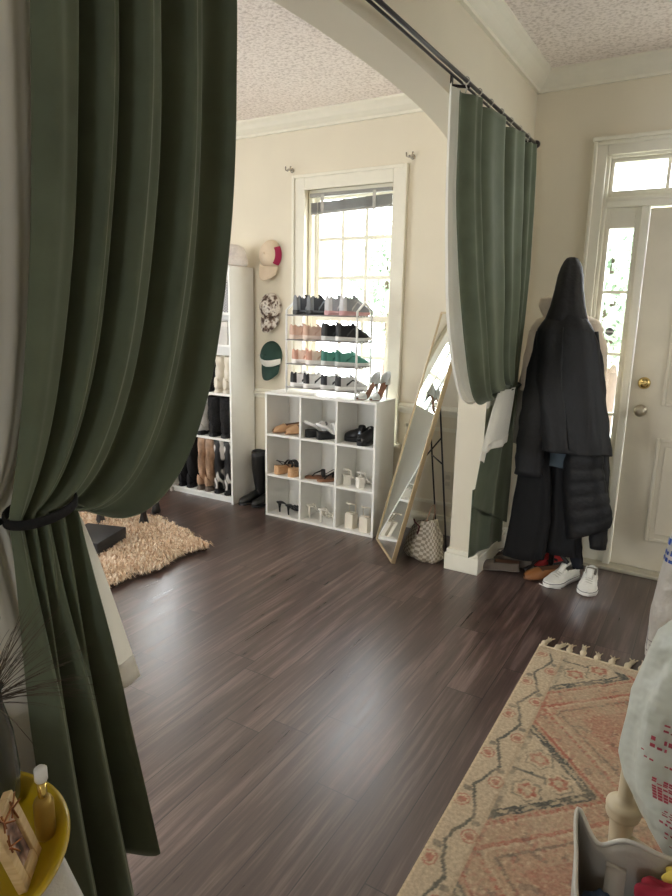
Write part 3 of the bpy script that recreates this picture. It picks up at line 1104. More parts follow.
def cork(label, loc, rz):
    t = thing('cork_sandal', label, 'shoe', loc, rz, GC)
    b = B(); sole_plate(b, .225, STAB, .092, lambda u: 0, lambda u: .062 - .028 * u); b.build('cork_sole', mat_ramp('cork', [(.3, (182, 138, 98)), (.7, (222, 182, 138))], 160, .9) if 'cork' not in bpy.data.materials else bpy.data.materials['cork'], t)
    b = B(); strap_arc(b, .05, .044, .03, .05, .022, flat=.15); strap_arc(b, .0, .042, .04, .045, .01, flat=.25, dy=.02); b.build('strap', BLK, t)
    b = B(); b.tube([(-.034, -.02, .05), (-.034, -.07, .09), (0, -.105, .1), (.034, -.07, .09), (.034, -.02, .05)], .006, 8, flat=.5); b.build('heel_strap', BLK, t)
    return t


cork('left black strapped sandal on a cork platform', (x - .045, 3.66, z), -.25)
cork('right black strapped sandal on a cork platform', (x + .075, 3.65, z), -.2)

# row 2, middle: flat brown thong sandals
x, z = cell(1, 1)


def thong(label, loc, rz):
    t = thing('flat_sandal', label, 'shoe', loc, rz, GC)
    b = B(); sole_plate(b, .24, STAB, .084, lambda u: 0, .014); b.build('sole', M('brown_leather', (128, 88, 62), .55), t)
    b = B(); strap_arc(b, -.01, .036, .012, .05, .014, flat=.2); b.tube([(0, .07, .012), (0, .05, .032), (0, .02, .045), (0, -.01, .06)], .005, 8); b.build('strap', BLK, t)
    b = B(); b.tube([(-.03, -.02, .015), (-.03, -.08, .05), (0, -.108, .058), (.03, -.08, .05), (.03, -.02, .015)], .006, 8, flat=.4); b.build('heel_strap', BLK, t)
    return t


thong('left flat brown sandal with black straps in centre cube', (x - .04, 3.655, z), PI - .95)
thong('right flat brown sandal with black straps in centre cube', (x + .065, 3.645, z), PI - .75)


def heel_sandal(name, label, loc, rz, m, hh, block, straps, group=GC, insole=None, L=.2, ankle=False):
    """heeled sandal; heel at -y"""
    t = thing(name, label, 'shoe', loc, rz, group)

    def zf(u):
        return interp([(0, hh), (.2, hh * .96), (.62, .008), (.75, .002), (1, .004)], u)[0]
    b = B(); sole_plate(b, L, STAB, .074, zf, .008); b.build('sole', insole or m, t)
    b = B()
    y0 = -L / 2
    if block:
        w = block
        b.loft([[(w * sx * .92, y0 + .006 + w * 1.6 * (sy + 1) / 2, z_) for sx, sy in ((-1, -1), (1, -1), (1.05, 0), (1, 1), (-1, 1), (-1.05, 0))] for z_ in (0, hh * .5, hh * .97)], smooth=False)
    else:
        b.tube([(0, y0 + .022, 0), (0, y0 + .020, hh * .5), (0, y0 + .022, hh * .98)], lambda q: .005 + .009 * q * q, 10)
    b.build('heel', m, t)
    b = B()
    for (u, h, r) in straps:
        strap_arc(b, y0 + u * L, .034, zf(u) + .005, h, r, flat=.22, dy=-.006)
    b.build('strap', m, t)
    if ankle:
        b = B()
        zz = hh + ankle
        b.tube([(-.026, y0 + .05, hh), (-.028, y0 + .045, zz * .95), (-.022, y0 + .012, zz), (0, y0 + .004, zz), (.022, y0 + .012, zz), (.028, y0 + .045, zz * .95), (.026, y0 + .05, hh)], .005, 8, flat=.4)
        b.build('ankle_strap', m, t)
    return t


# row 2, right: white sandals on block heels
x, z = cell(1, 2)
WHL = M('white_leather', (230, 226, 216), .45, var=.04)
for i, (dx, dy, rz, s_) in enumerate(((-.05, .005, -.75, 'left'), (.055, -.005, -.6, 'right'))):
    heel_sandal('block_heel_sandal', '%s white block heel sandal in middle right cube' % s_, (x + dx, 3.66 + dy, z), rz, WHL, .062, .026, [(.72, .036, .010), (.6, .05, .008), (.82, .03, .008)], ankle=.045)
# row 3, left: black strappy heels
x, z = cell(2, 0)
for i, (dx, dy, rz, s_) in enumerate(((-.025, .01, -.7, 'left'), (.07, -.015, -.7, 'right'))):
    heel_sandal('strappy_heel', '%s thin black strappy heel in bottom left cube' % s_, (x + dx, 3.65 + dy, z), rz, BLK, .07, 0, [(.7, .032, .006), (.8, .028, .006), (.55, .03, .005)])
# row 3, middle: white strappy heels
x, z = cell(2, 1)
for i, (dx, dy, rz, s_) in enumerate(((-.05, .01, -.75, 'left'), (.06, -.012, -.75, 'right'))):
    heel_sandal('strappy_heel', '%s white strappy high heel in bottom centre cube' % s_, (x + dx, 3.65 + dy, z), rz, WHL, .09, 0, [(.7, .034, .006), (.82, .028, .006), (.5, .03, .005), (.3, .028, .005)])
# row 3, right: cream block heels with ankle straps
x, z = cell(2, 2)
CRL = M('cream_leather', (222, 214, 198), .5, var=.04)
for i, (dx, dy, rz, s_) in enumerate(((-.04, .0, -.15, 'left'), (.075, -.015, -.1, 'right'))):
    heel_sandal('block_heel_sandal', '%s tall cream block heel with ankle strap in bottom right cube' % s_, (x + dx, 3.66 + dy, z), rz, CRL, .105, .036, [(.75, .036, .016)], ankle=.07)

# pumps on top, right of the rack
SILV = M('silver_leather', (196, 200, 198), .3, var=.06, coat=.3)
for i, (dx, dy, rz, s_) in enumerate(((-1.945, 3.60, PI - .35, 'left'), (-1.865, 3.61, PI - .15, 'right'))):
    t = thing('high_heel', '%s silver high heel with brown insole on organizer top' % s_, 'shoe', (dx, dy + .06, CH), rz, 'silver heels beside the shoe rack')

    def zf(u):
        return interp([(0, .10), (.2, .095), (.62, .008), (.75, .002), (1, .004)], u)[0]
    b = B(); sole_plate(b, .19, STAB, .07, zf, .007); b.build('insole', M('brown_insole', (112, 76, 54)), t)
    b = B(); b.tube([(0, -.075, 0), (0, -.078, .05), (0, -.073, .098)], lambda q: .004 + .010 * q * q, 10); b.build('heel', SILV, t)
    b = B()
    rings = []
    for k in range(13):
        a = -PI * .75 + PI * 1.5 * k / 12
        rings.append((.030 * sin(a), -.062 - .032 * cos(a)))
    b.grid(lambda p, q: (lambda a: (.031 * sin(a), -.060 - .034 * cos(a), .098 + q * (.075 * max(0, cos(a * .62)) + .006)))(-PI * .8 + PI * 1.6 * p), 24, 6)
    b.build('heel_counter', SILV, t, solid=.002)
    b = B()
    rings = []
    for k in range(9):
        u = mix(.72, .99, k / 8); w = interp(STAB, u)[0] * .036; h = mix(.042, .014, (k / 8) ** 1.4)
        rings.append([(w * sin(q), -.095 + .19 * u, zf(u) + .004 + h * max(0, cos(q)) ** .7) for q in [-PI / 2 + PI * j / 12 for j in range(13)]])
    b.loft(rings, 0, False, closed=False); b.build('toe_cap', SILV, t, solid=.002)

# ------------------------------------------------------------------ boots
def boot(name, label, loc, rz, m, h, group, solem=None, foot=.25, w=.078, shaft=.052, heel=.02, top=1.0, fold=.004, trimm=None, extra=None):
    t = thing(name, label, 'boot', loc, rz, group)
    solem = solem or M('black_rubber', (28, 28, 30))
    y0 = -foot * .34
    b = B()
    rings = []
    for i in range(15):
        u = i / 14
        ww = interp(STAB, u)[0] * w / 2 * 1.05
        y = y0 + u * foot
        zt_ = heel + (.03 if u < .02 else 0) + interp([(0, .07), (.2, .085), (.4, .088), (.55, .075), (.75, .052), (.92, .04), (1, .018)], u)[0]
        zb = .012 + heel * max(0, 1 - u / .55)
        rings.append([(ww * cos(a), y, (zt_ + zb) / 2 + (zt_ - zb) / 2 * sin(a)) for a in [2 * PI * k / 16 for k in range(16)]])
    b.loft(rings); b.build('foot', m, t)
    b = B(); sole_plate(b, foot, STAB, w * 1.06, lambda u: .002 + heel * .9 * max(0, 1 - abs(u - .42) / .2 if u < .42 else 1 - (u - .42) / .12) * (1 if u > .3 else 0), .014, y0=y0)
    b.build('sole', solem, t)
    if heel > .012:
        b = B(); b.loft([[(w * .34 * cos(a), y0 + .034 + .034 * sin(a), z_) for a in [2 * PI * k / 14 for k in range(14)]] for z_ in (0, heel + .012)], smooth=False); b.build('heel', solem, t)
    b = B()
    rings = []
    n = 24
    for i in range(19):
        q = i / 18
        z_ = mix(heel + .045, h, q)
        r = interp([(0, shaft * .80), (.12, shaft * .78), (.35, shaft * .92), (.6, shaft * 1.08), (1, shaft * top)], q)[0]
        yc = mix(-.028, -.014, q)
        rings.append([(r * .9 * cos(a) + fold * sin(9 * q + 2 * a), yc + r * 1.12 * sin(a) + fold * sin(13 * q + 3 * a), z_ + .006 * cos(2 * a) * q) for a in [2 * PI * k / n for k in range(n)]])
    r2 = [[Vector(p) * 1 for p in rings[-1]]]
    inner = []
    for z_, s_ in ((h, .90), (h - .06, .86)):
        c = Vector((0, -.014, 0))
        inner.append([((p[0]) * s_, (p[1] - c.y) * s_ + c.y, z_) for p in rings[-1]])
    b.loft(rings + inner, 0, True); b.build('shaft', m, t)
    if trimm:
        b = B(); b.loft([[(p[0] * 1.03, (p[1] + .014) * 1.03 - .014, p[2] + dz) for p in rings[-1]] for dz in (-.035, -.006)], 0, False); b.build('top_band', trimm, t)
    if extra:
        extra(t, h, shaft)
    return t


GB = 'boots in the white bookcase'
WESTB = mat_ramp('black_white_stitched_leather', [(.47, (26, 24, 25)), (.5, (214, 210, 204)), (.56, (214, 210, 204)), (.6, (28, 26, 27))], 11, .5, 1, (1, 1, .55))
TANB = mat_ramp('tan_worn_leather', [(.3, (120, 92, 74)), (.55, (184, 150, 122)), (.75, (214, 188, 164))], 26, .45, 4, (1, 1, .4))
FURB = M('black_shaggy', (34, 33, 34), .95, var=.5, vs=60, bump=.9, bs=120, bd=.02)
zb = SHZ[0]
for dx, s_ in ((-3.585, 'left'), (-3.495, 'right')):
    boot('tall_boot', '%s tall plain black boot on bottom shelf of bookcase' % s_, (dx, 3.672, zb), -.10, BLKF, .42, GB)
for dx, s_ in ((-3.385, 'left'), (-3.305, 'right')):
    boot('tall_boot', '%s tan leather western boot on bottom shelf of bookcase' % s_, (dx, 3.672, zb), -.12, TANB, .42, GB, M('boot_grey_sole', (120, 108, 98), .6), w=.07, shaft=.044, heel=.03)
for dx, s_ in ((-3.205, 'left'), (-3.105, 'right')):
    boot('cowboy_boot', '%s black boot with white stitched swirls on bottom shelf of bookcase' % s_, (dx, 3.672, zb), -.12, WESTB, .42, GB, w=.074, shaft=.050, heel=.03, top=1.12)
zb = SHZ[1]
for dx, s_ in ((-3.245, 'left'), (-3.125, 'right')):
    boot('ankle_boot', '%s black shaggy boot on second shelf of bookcase' % s_, (dx, 3.672, zb), -.10, FURB, .305, GB, w=.09, shaft=.062)
for dx, s_ in ((-3.46, 'left'), (-3.37, 'right')):
    boot('ankle_boot', '%s pale grey boot beside the shaggy black boots' % s_, (dx, 3.672, zb), -.10, M('pale_boot', (206, 204, 200), .6), .24, GB, w=.078, shaft=.05)
zb = SHZ[2]
for dx, s_ in ((-3.185, 'left'), (-3.10, 'right')):
    boot('ankle_boot', '%s cream white boot on middle shelf of bookcase' % s_, (dx, 3.672, zb), -.10, CRL, .27, GB, w=.074, shaft=.042, solem=CRL)
boot('ankle_boot', 'black boot left of the cream boots on middle shelf', (-3.29, 3.672, zb), -.10, BLK, .27, GB, w=.078, shaft=.046)
# upper shelves: boxes
t = thing('storage_box', 'pale grey box on the fourth shelf of the bookcase', 'box', (-3.25, 3.71, SHZ[3]), 0)
b = B(); b.box((-.16, -.11, 0), (.17, .12, .13)); b.build('box_body', M('pale_grey_card', (206, 203, 198), .7), t, bevel=.003)
b = B(); b.box((-.163, -.113, .13), (.173, .123, .165)); b.build('box_lid', M('pale_card_lid', (222, 219, 214), .7), t, bevel=.003)
t = thing('gift_box', 'small black and white checked box on top shelf of bookcase', 'box', (-3.23, 3.71, SHZ[4]), 0)
b = B()
for (p, q, r_, s_) in (((-.15, -.10), (.15, -.10), 0, 0), ((.15, -.10), (.15, .11), 0, 0), ((.15, .11), (-.15, .11), 0, 0), ((-.15, .11), (-.15, -.10), 0, 0)):
    b.grid(lambda u, v, p=p, q=q: (mix(p[0], q[0], u), mix(p[1], q[1], u), .24 * v), 6, 6, smooth=False, uv=True)
b.add([(-.15, -.10, .24), (.15, -.10, .24), (.15, .11, .24), (-.15, .11, .24)], [(0, 1, 2, 3)])
b.add([(-.15, -.10, 0), (.15, -.10, 0), (.15, .11, 0), (-.15, .11, 0)], [(3, 2, 1, 0)])
b.build('box_body', mat_check('small_gingham', (60, 60, 64), (206, 206, 208), 26), t)
b = B(); b.box((-.152, -.102, .225), (.152, .112, .245)); b.build('box_lid', M('pale_card_lid', (222, 219, 214)), t, bevel=.003)
# fluffy white hat on top of the bookcase
t = thing('winter_hat', 'white quilted winter hat sitting on top of the bookcase', 'hat', (-3.105, 3.70, BH), 0)
HATM = M('white_plush', (226, 218, 212), .95, var=.08, vs=40, bump=.8, bs=70, bd=.012)
b = B(); b.lathe([(.085, .0), (.098, .012), (.1, .05), (.096, .1), (.078, .135), (.04, .152), (.0, .156)], n=28); b.build('crown', HATM, t)
b = B(); b.lathe([(.095, .004), (.108, .02), (.108, .05), (.098, .064)], n=28, caps=False); b.build('cuff', HATM, t, solid=.006)
b = B()
for sx in (-1, 1):
    b.lathe([(0, -.03), (.03, -.028), (.034, 0), (.03, .026), (0, .03)], n=14, caps=False, M_=Matrix.Translation((sx * .082, -.02, .035)) @ Matrix.Scale(.7, 4, (1, 0, 0)))
b.build('ear_flap', HATM, t)

# rain boots by the wall
RB = M('black_rain_rubber', (20, 20, 21), .28, var=.1)
for (dx, dy, s_) in ((-2.93, 3.755, 'left'), (-2.815, 3.765, 'right')):
    boot('rain_boot', '%s black rubber rain boot on floor between bookcase and cube organizer' % s_, (dx, dy, 0), PI - .35, RB, .40, 'rain boots by the wall', foot=.26, w=.086, shaft=.058, heel=.014, fold=.001, trimm=M('rain_boot_band', (62, 62, 64), .3),
         extra=lambda t, h, sh: B().box((-.012, -.088, h - .055), (.012, -.076, h - .03)).build('white_tag', M('boot_tag', (220, 220, 218), .4), t))

# ------------------------------------------------------------------ caps hung on the wall
def cap(label, z, x, crownm, brimm, backm, tilt=0):
    t = thing('baseball_cap', label, 'cap', (x, YF, z), 0, 'caps hung on the wall')
    t.scale = (1.12, 1.1, 1.2)
    Rm = Matrix.Rotation(tilt, 4, 'Y')

    def dome(u, v):
        a = 2 * PI * u; r = sin(v * PI / 2); d = cos(v * PI / 2)
        p = Vector((.082 * r * cos(a), -.004 - .085 * d * (1 - .12 * r), .04 + .088 * r * sin(a)))
        if p.z < .0:
            p.z *= .9
        return Rm @ p
    b = B(); b.grid(dome, 36, 14, close_u=True, mfn=lambda u, v: 1 if (abs(u - .0) < .11 or u > .89) and v > .55 else 0)
    b.build('crown', [crownm, backm], t)
    b = B(); b.lathe([(.0, 0), (.008, .001), (.007, .006), (0, .008)], n=12, caps=False, M_=Rm @ Matrix.Translation((0, -.088, .045)) @ Matrix.Rotation(PI / 2, 4, 'X')); b.build('button', brimm, t)

    def brim(u, v):
        q = u * 2 - 1
        x_ = .074 * q * (1 - .12 * v * v)
        z_ = -.018 - (.085 * v) * (1 - .38 * q * q) - .010 * (1 - q * q)
        y_ = -.062 + .042 * q * q - .012 * v
        return Rm @ Vector((x_, y_, z_))
    b = B(); b.grid(brim, 22, 8); b.build('brim', brimm, t, solid=.004)
    return t


CREAM = M('cream_cotton', (226, 208, 184), .85, var=.05, bump=.3, bs=150)
CAMO = mat_ramp('brown_camouflage', [(.36, (74, 58, 50)), (.42, (120, 100, 88)), (.5, (206, 198, 188)), (.58, (228, 222, 214)), (.66, (92, 74, 64))], 26, .85, 2)
GREEN = M('forest_green_cotton', (38, 66, 58), .85, var=.08, bump=.3, bs=150)
cap('cream cap with crimson side hung topmost on the wall', 1.795, -2.885, CREAM, CREAM, M('crimson_cotton', (170, 36, 84), .8), .12)
cap('brown and white camouflage cap hung between two plain caps', 1.425, -2.88, CAMO, CAMO, CAMO, 0)
t = cap('dark green cap with white front hung lowest on the wall', 1.075, -2.875, GREEN, GREEN, GREEN, 0)
# white front panel with a curved edge
b = B()
def wf(u, v):
    q = u * 2 - 1
    z0_ = .012 + .026 * q * q * (1 if q < 0 else .6) ; z1_ = -.030 + .03 * q * q
    z_ = mix(z0_, z1_, v) + (.010 if q < 0 else -.004) * abs(q)
    r2 = min(.97, (q * .97) ** 2 + ((z_ - .04) / .092) ** 2)
    y_ = -.008 - .085 * math.sqrt(max(0.02, 1 - r2)) * (1 - .12 * math.sqrt(r2)) - .003
    return (.082 * q, y_, z_)
b.grid(wf, 24, 8); b.build('front_panel', M('white_cotton', (226, 224, 218), .8), t, solid=.002)

# ------------------------------------------------------------------ leaning mirror
ax, th = math.radians(40.5), math.radians(14)
t = thing('leaning_mirror', 'tall gold framed mirror leaning back on a thin black easel beside the cube organizer', 'mirror', (-1.78, 3.505, 0))
e1 = Vector((sin(ax), -cos(ax), 0)); nb = Vector((cos(ax), sin(ax), 0))
e3 = (nb * sin(th) + Vector((0, 0, 1)) * cos(th)).normalized(); e2 = e3.cross(e1).normalized()
MX = Matrix((e1, e2, e3)).transposed().to_4x4()
if e2.dot(nb) < 0:
    pass
MW, MH = .412, 1.50
sgn = 1 if e2.dot(nb) > 0 else -1
GOLD = M('brushed_gold', (190, 170, 136), .4, metal=.45, var=.06)
def mpt(x, d, z):
    return Vector(MX.to_3x3() @ Vector((x, d * sgn, z)))
b = B()
fd = .025
for lo, hi in (((0, 0), (.012, MH)), ((MW - .012, 0), (MW, MH)), ((.012, 0), (MW - .012, .012)), ((.012, MH - .012), (MW - .012, MH))):
    ya, yb = sorted((0, fd * sgn))
    b.box((lo[0], ya, lo[1] + .010), (hi[0], yb, hi[1] + .010), 0, MX)
b.build('frame', GOLD, t, bevel=.002)
t2 = NT('mirror_glass'); bb_ = t2.bsdf((.90, .93, .92), .01, 1.0)
MIR = t2.done(bb_.outputs[0])
b = B(); ya, yb = sorted((.006 * sgn, .010 * sgn)); b.box((.012, ya, .022), (MW - .012, yb, MH - .002), 0, MX); b.build('mirror_glass', MIR, t)
b = B(); ya, yb = sorted((.012 * sgn, .020 * sgn)); b.box((.012, ya, .022), (MW - .012, yb, MH - .002), 0, MX); b.build('backing', BLACKM, t)
loc = Vector((-1.78, 3.505, 0))
for xa, foot in ((.34, (-1.255, 3.425)), (.13, (-1.42, 3.675))):
    top = mpt(xa, .026, 1.02)
    b = B(); b.tube([top, Vector((foot[0], foot[1], .006)) - loc], .0055, 8); b.build('easel_leg', BLACKM, t)
pa = mpt(.34, .026, 1.02); qa = Vector((-1.255, 3.425, .006)) - loc
pb = mpt(.13, .026, 1.02); qb = Vector((-1.42, 3.675, .006)) - loc
b = B(); b.tube([pa.lerp(qa, .40), pb.lerp(qb, .40)], .0045, 8); b.build('easel_brace', BLACKM, t)
b = B(); b.tube([pa.lerp(qa, .24), mpt(.34, .022, .62)], .0045, 8); b.build('easel_brace', BLACKM, t)

# checked drawstring bag behind the mirror
t = thing('checked_bag', 'slouchy cream and brown checked bag on floor behind the mirror', 'bag', (-1.40, 3.40, 0), -.25)
CHK = mat_check('cream_brown_check', (150, 138, 120), (204, 194, 176), 38, sv=15)
def bagfn(u, v):
    a = 2 * PI * u
    hw_ = interp([(0, .110), (.12, .135), (.4, .128), (.75, .098), (1, .075)], v)[0]
    hd_ = interp([(0, .050), (.12, .066), (.4, .060), (.75, .040), (1, .025)], v)[0]
    ca, sa = cos(a), sin(a)
    x_ = hw_ * math.copysign(abs(ca) ** .7, ca); y_ = hd_ * math.copysign(abs(sa) ** .8, sa)
    n_ = noise.noise(Vector((ca * 2, sa * 2, v * 4)))
    z_ = .252 * v * (1 + .10 * ca * v - .04) + .012 * n_ * v
    return (x_ * (1 + .12 * n_ * v) + .01 * v, y_ + .015 * n_, max(.001, z_))
b = B(); b.grid(bagfn, 48, 26, close_u=False, uv=True)
b.add([bagfn(k / 24, 0) for k in range(24)], [tuple(range(24))[::-1]], 0)
b.build('bag_body', CHK, t, solid=.002)
b = B(); b.add([Vector(bagfn(k / 24, .93)) * .97 for k in range(24)], [tuple(range(24))], 0); b.build('dark_opening', M('bag_lining', (44, 30, 34), .9), t)
b = B(); b.tube([(.03, -.02, .24), (.045, -.02, .29), (.06, -.015, .345), (.068, .0, .352), (.066, .012, .30), (.05, .02, .24)], .006, 8, flat=.5); b.build('strap', M('tan_strap', (176, 146, 120), .6), t)
b = B(); b.tube([(-.055, -.03, .24), (-.03, -.05, .23), (.005, -.052, .215), (-.01, -.05, .16)], .005, 8, flat=.6); b.build('drawstring', M('dark_red_cord', (104, 52, 54), .7), t)

# ------------------------------------------------------------------ sheepskin, boxes, bench, dresser
t = thing('sheepskin_rug', 'shaggy tan sheepskin rug on the dark floor', 'rug', (0, 0, 0))
outline = [(-3.80, 2.66), (-3.55, 2.92), (-3.25, 3.0), (-2.90, 2.91), (-2.56, 2.78), (-2.62, 2.60), (-2.56, 2.37), (-2.62, 2.22), (-2.60, 2.07), (-2.72, 1.94), (-3.2, 1.90), (-3.7, 1.95), (-3.86, 2.3)]
def inside(x, y, P):
    c = False
    for i in range(len(P)):
        x1, y1 = P[i]; x2, y2 = P[i - 1]
        if (y1 > y) != (y2 > y) and x < (x2 - x1) * (y - y1) / (y2 - y1) + x1:
            c = not c
    return c
b = B(); b.prism([(x * .985 + -.045, y * .985 + .036) for x, y in outline], 'z', .001, .014); b.build('hide', M('dark_hide', (70, 52, 42), .9), t)
b = B()
rnd = random.Random(5)
cnt = 0
while cnt < 15000:
    x, y = rnd.uniform(-3.86, -2.5), rnd.uniform(1.88, 3.02)
    if not inside(x, y, outline):
        continue
    cnt += 1
    d = noise.noise(Vector((x * 5, y * 5, 0))) * 2.2 + rnd.gauss(0, .6) - .5
    dx, dy = cos(d), sin(d)
    L_ = rnd.uniform(.03, .065); w = rnd.uniform(.0022, .0042)
    px, py = -dy * w, dx * w
    hgt = rnd.uniform(.022, .05)
    z0 = .010
    p1 = (x + dx * L_ * .45, y + dy * L_ * .45, z0 + hgt); p2 = (x + dx * L_, y + dy * L_, max(.004, z0 + hgt * .55 - .004))
    b.add([(x - px, y - py, z0), (x + px, y + py, z0), (p1[0] + px, p1[1] + py, p1[2]), (p1[0] - px, p1[1] - py, p1[2]), p2], [(0, 1, 2, 3), (3, 2, 4)], 0)
o = b.build('fur_pile', mat_fur('tan_fur', (198, 166, 138), (232, 208, 180), (246, 234, 216)), t); o['kind'] = 'stuff'

BOXM = M('matte_black_card', (30, 31, 34), .55, var=.06)
for (x, y, z, rz, sx, sy, h, lab) in ((-3.12, 2.375, .036, .30, .135, .15, .085, 'larger black flat box lying on the sheepskin rug'), (-3.26, 2.20, .042, .30, .10, .12, .05, 'small black flat box tucked behind the curtain on the sheepskin rug')):
    t = thing('black_box', lab, 'box', (x, y, z), rz, 'black boxes on the sheepskin')
    b = B(); b.box((-sx + .002, -sy + .002, 0), (sx - .002, sy - .002, h - .02)); b.build('box_base', BOXM, t, bevel=.002)
    b = B(); b.box((-sx, -sy, h - .045), (sx, sy, h)); b.build('box_lid', BOXM, t, bevel=.003)

DKW = M('ebony_wood', (30, 24, 22), .3, var=.2)
t = thing('vanity_stool', 'dark wooden stool with carved feet half hidden behind the left curtain', 'stool', (-3.39, 2.89, .0), math.atan2(.15, .25))
b = B(); b.box((-.19, -.19, .42), (.19, .19, .48)); b.build('seat', DKW, t, bevel=.01)
b = B(); b.box((-.165, -.165, .36), (.165, .165, .42)); b.build('apron', DKW, t, bevel=.004)
for sx, sy in ((-.146, -.146), (.146, -.146), (-.146, .146), (.146, .146)):
    b = B(); b.lathe([(.0, .014), (.03, .014), (.034, .03), (.03, .05), (.026, .072), (.020, .10), (.024, .18), (.032, .28), (.034, .37)], c=(sx, sy, .0), n=14); b.build('leg', DKW, t)

t = thing('wooden_chest', 'honey brown wooden chest left of the white bookcase', 'chest', (-4.30, 3.62, 0))
WOODM = mat_ramp('honey_wood', [(.3, (128, 78, 44)), (.55, (168, 108, 64)), (.75, (190, 132, 84))], 6, .45, 4, (1, 1, 9))
b = B(); b.box((-.50, -.22, .04), (.54, .22, .52)); b.build('body', WOODM, t, bevel=.006)
b = B(); b.box((-.53, -.25, .52), (.57, .23, .55)); b.build('lid', WOODM, t, bevel=.008)
b = B(); b.box((-.51, -.235, 0), (.55, .225, .09)); b.build('plinth', WOODM, t, bevel=.006)

# ------------------------------------------------------------------ coat stand and coats
t = thing('coat_stand', 'coat stand beside the front door, buried under black coats', 'coat stand', (-.70, 3.66, 0))
b = B(); b.lathe([(.012, .02), (.016, .04), (.016, 1.62), (.02, 1.64), (.02, 1.66), (.012, 1.68), (.0, 1.69)], n=14); b.build('pole', DKW, t)
for k in range(3):
    a = PI / 2 + .3 + 2 * PI * k / 3
    b = B(); b.tube([(0, 0, .16), (.06 * cos(a), .06 * sin(a), .10), (.155 * cos(a), .155 * sin(a), .02), (.175 * cos(a), .175 * sin(a), .012)], .012, 8); b.build('leg', DKW, t)
for k in range(4):
    a = PI / 4 + PI / 2 * k
    b = B(); b.tube([(0, 0, 1.36), (.03 * cos(a), .03 * sin(a), 1.36), (.05 * cos(a), .05 * sin(a), 1.38), (.055 * cos(a), .055 * sin(a), 1.41)], .008, 8); b.build('hook', DKW, t)


def garment(b, rows, folds=7, amp=.012, n=56, ph=0, yc=0, mi=0, caps=True, flat=1.0):
    """rows (z, cx, cy, hw, hd) top to bottom; soft vertical folds growing downwards"""
    rings = []
    N = len(rows)
    for i in range((N - 1) * 4 + 1):
        q = i / 4
        k = min(N - 2, int(q)); f = q - k
        f2 = f * f * (3 - 2 * f) * .4 + f * .6
        z, cx, cy, hw_, hd_ = [mix(a, c, f2) for a, c in zip(rows[k], rows[k + 1])]
        v = i / ((N - 1) * 4)
        ring = []
        for j in range(n):
            a = 2 * PI * j / n
            ca, sa = cos(a), sin(a)
            m_ = 1 + (amp / max(.04, hw_)) * v * (sin(folds * a + ph + 1.2 * v) + .5 * sin(folds * 1.7 * a + 2 * ph))
            nz = .006 * noise.noise(Vector((ca * 3 + ph, sa * 3, z * 9)))
            x_ = cx + (hw_ * math.copysign(abs(ca) ** .85, ca)) * (1 + (m_ - 1) * .5) + nz
            y_ = cy + hd_ * math.copysign(abs(sa) ** .85, sa) * m_ + nz
            ring.append((x_, y_, z + .012 * noise.noise(Vector((ca, sa, ph + 4))) * v))
        rings.append(ring)
    b.loft(rings, mi, caps)


def sleeve(b, pts, rad, flat=.62, ph=0, mi=0):
    P = [Vector(p) for p in pts]
    out = []
    for i in range((len(P) - 1) * 5 + 1):
        q = i / 5; k = min(len(P) - 2, int(q)); f = q - k
        out.append(P[k].lerp(P[k + 1], f))
    N = len(out) - 1
    rs = [interp([(j / (len(rad) - 1), r) for j, r in enumerate(rad)], i / N)[0] for i in range(N + 1)]
    n = 18
    rings = []
    for i, p in enumerate(out):
        d = (out[min(N, i + 1)] - out[max(0, i - 1)]).normalized()
        a = d.cross(Vector((0, 1, 0))).normalized(); c = a.cross(d).normalized()
        r = rs[i] * (1 + .05 * sin(i * 1.9 + ph))
        rings.append([p + a * (r * cos(2 * PI * k / n)) + c * (r * flat * sin(2 * PI * k / n)) for k in range(n)])
    b.loft(rings, mi, True)


NAVY = M('charcoal_shell_fabric', (27, 27, 30), .62, var=.12, vs=8, bump=.35, bs=26, bd=.012)
GCO = 'coats on the coat stand'
t = thing('hooded_jacket', 'black hooded jacket on the outside of the coat stand', 'jacket', (0, 0, 0), 0, GCO)
b = B()
garment(b, [(1.49, -.716, 3.53, .070, .05), (1.45, -.714, 3.52, .098, .065), (1.42, -.713, 3.51, .120, .075), (1.385, -.710, 3.50, .142, .08), (1.31, -.700, 3.50, .158, .085), (1.125, -.682, 3.49, .178, .092), (.93, -.640, 3.48, .182, .10), (.80, -.605, 3.47, .178, .105), (.755, -.60, 3.47, .178, .105)], 6, .016, ph=1.0, caps=True)
b.build('body', NAVY, t)
b = B()
rows = [(1.756, .014, .014, 3.60), (1.750, .028, .03, 3.597), (1.735, .040, .045, 3.593), (1.705, .053, .058, 3.585), (1.66, .064, .07, 3.57), (1.586, .074, .082, 3.555), (1.511, .088, .085, 3.54), (1.455, .102, .08, 3.525), (1.40, .118, .075, 3.51)]
rings = []
for i, (z_, hw_, hd_, cy_) in enumerate(rows):
    cx_ = mix(-.731, -.712, i / 8)
    ring = []
    for j in range(40):
        a = 2 * PI * j / 40
        dent = .018 * (i / 8) * math.exp(-((a - 1.5 * PI - .25) / .28) ** 2)
        ring.append((cx_ + hw_ * cos(a) + .004 * noise.noise(Vector((cos(a) * 2, sin(a) * 2, z_ * 8))), cy_ + hd_ * sin(a) + dent + .006 * noise.noise(Vector((cos(a) * 3, sin(a) * 3, z_ * 10))), z_))
    rings.append(ring)
b.loft(rings); b.build('hood', NAVY, t)
b = B(); sleeve(b, [(-.80, 3.49, 1.37), (-.812, 3.47, 1.12), (-.815, 3.45, .92), (-.822, 3.44, .75), (-.822, 3.44, .60)], [.055, .075, .080, .078, .074], ph=.4); b.build('sleeve', NAVY, t)
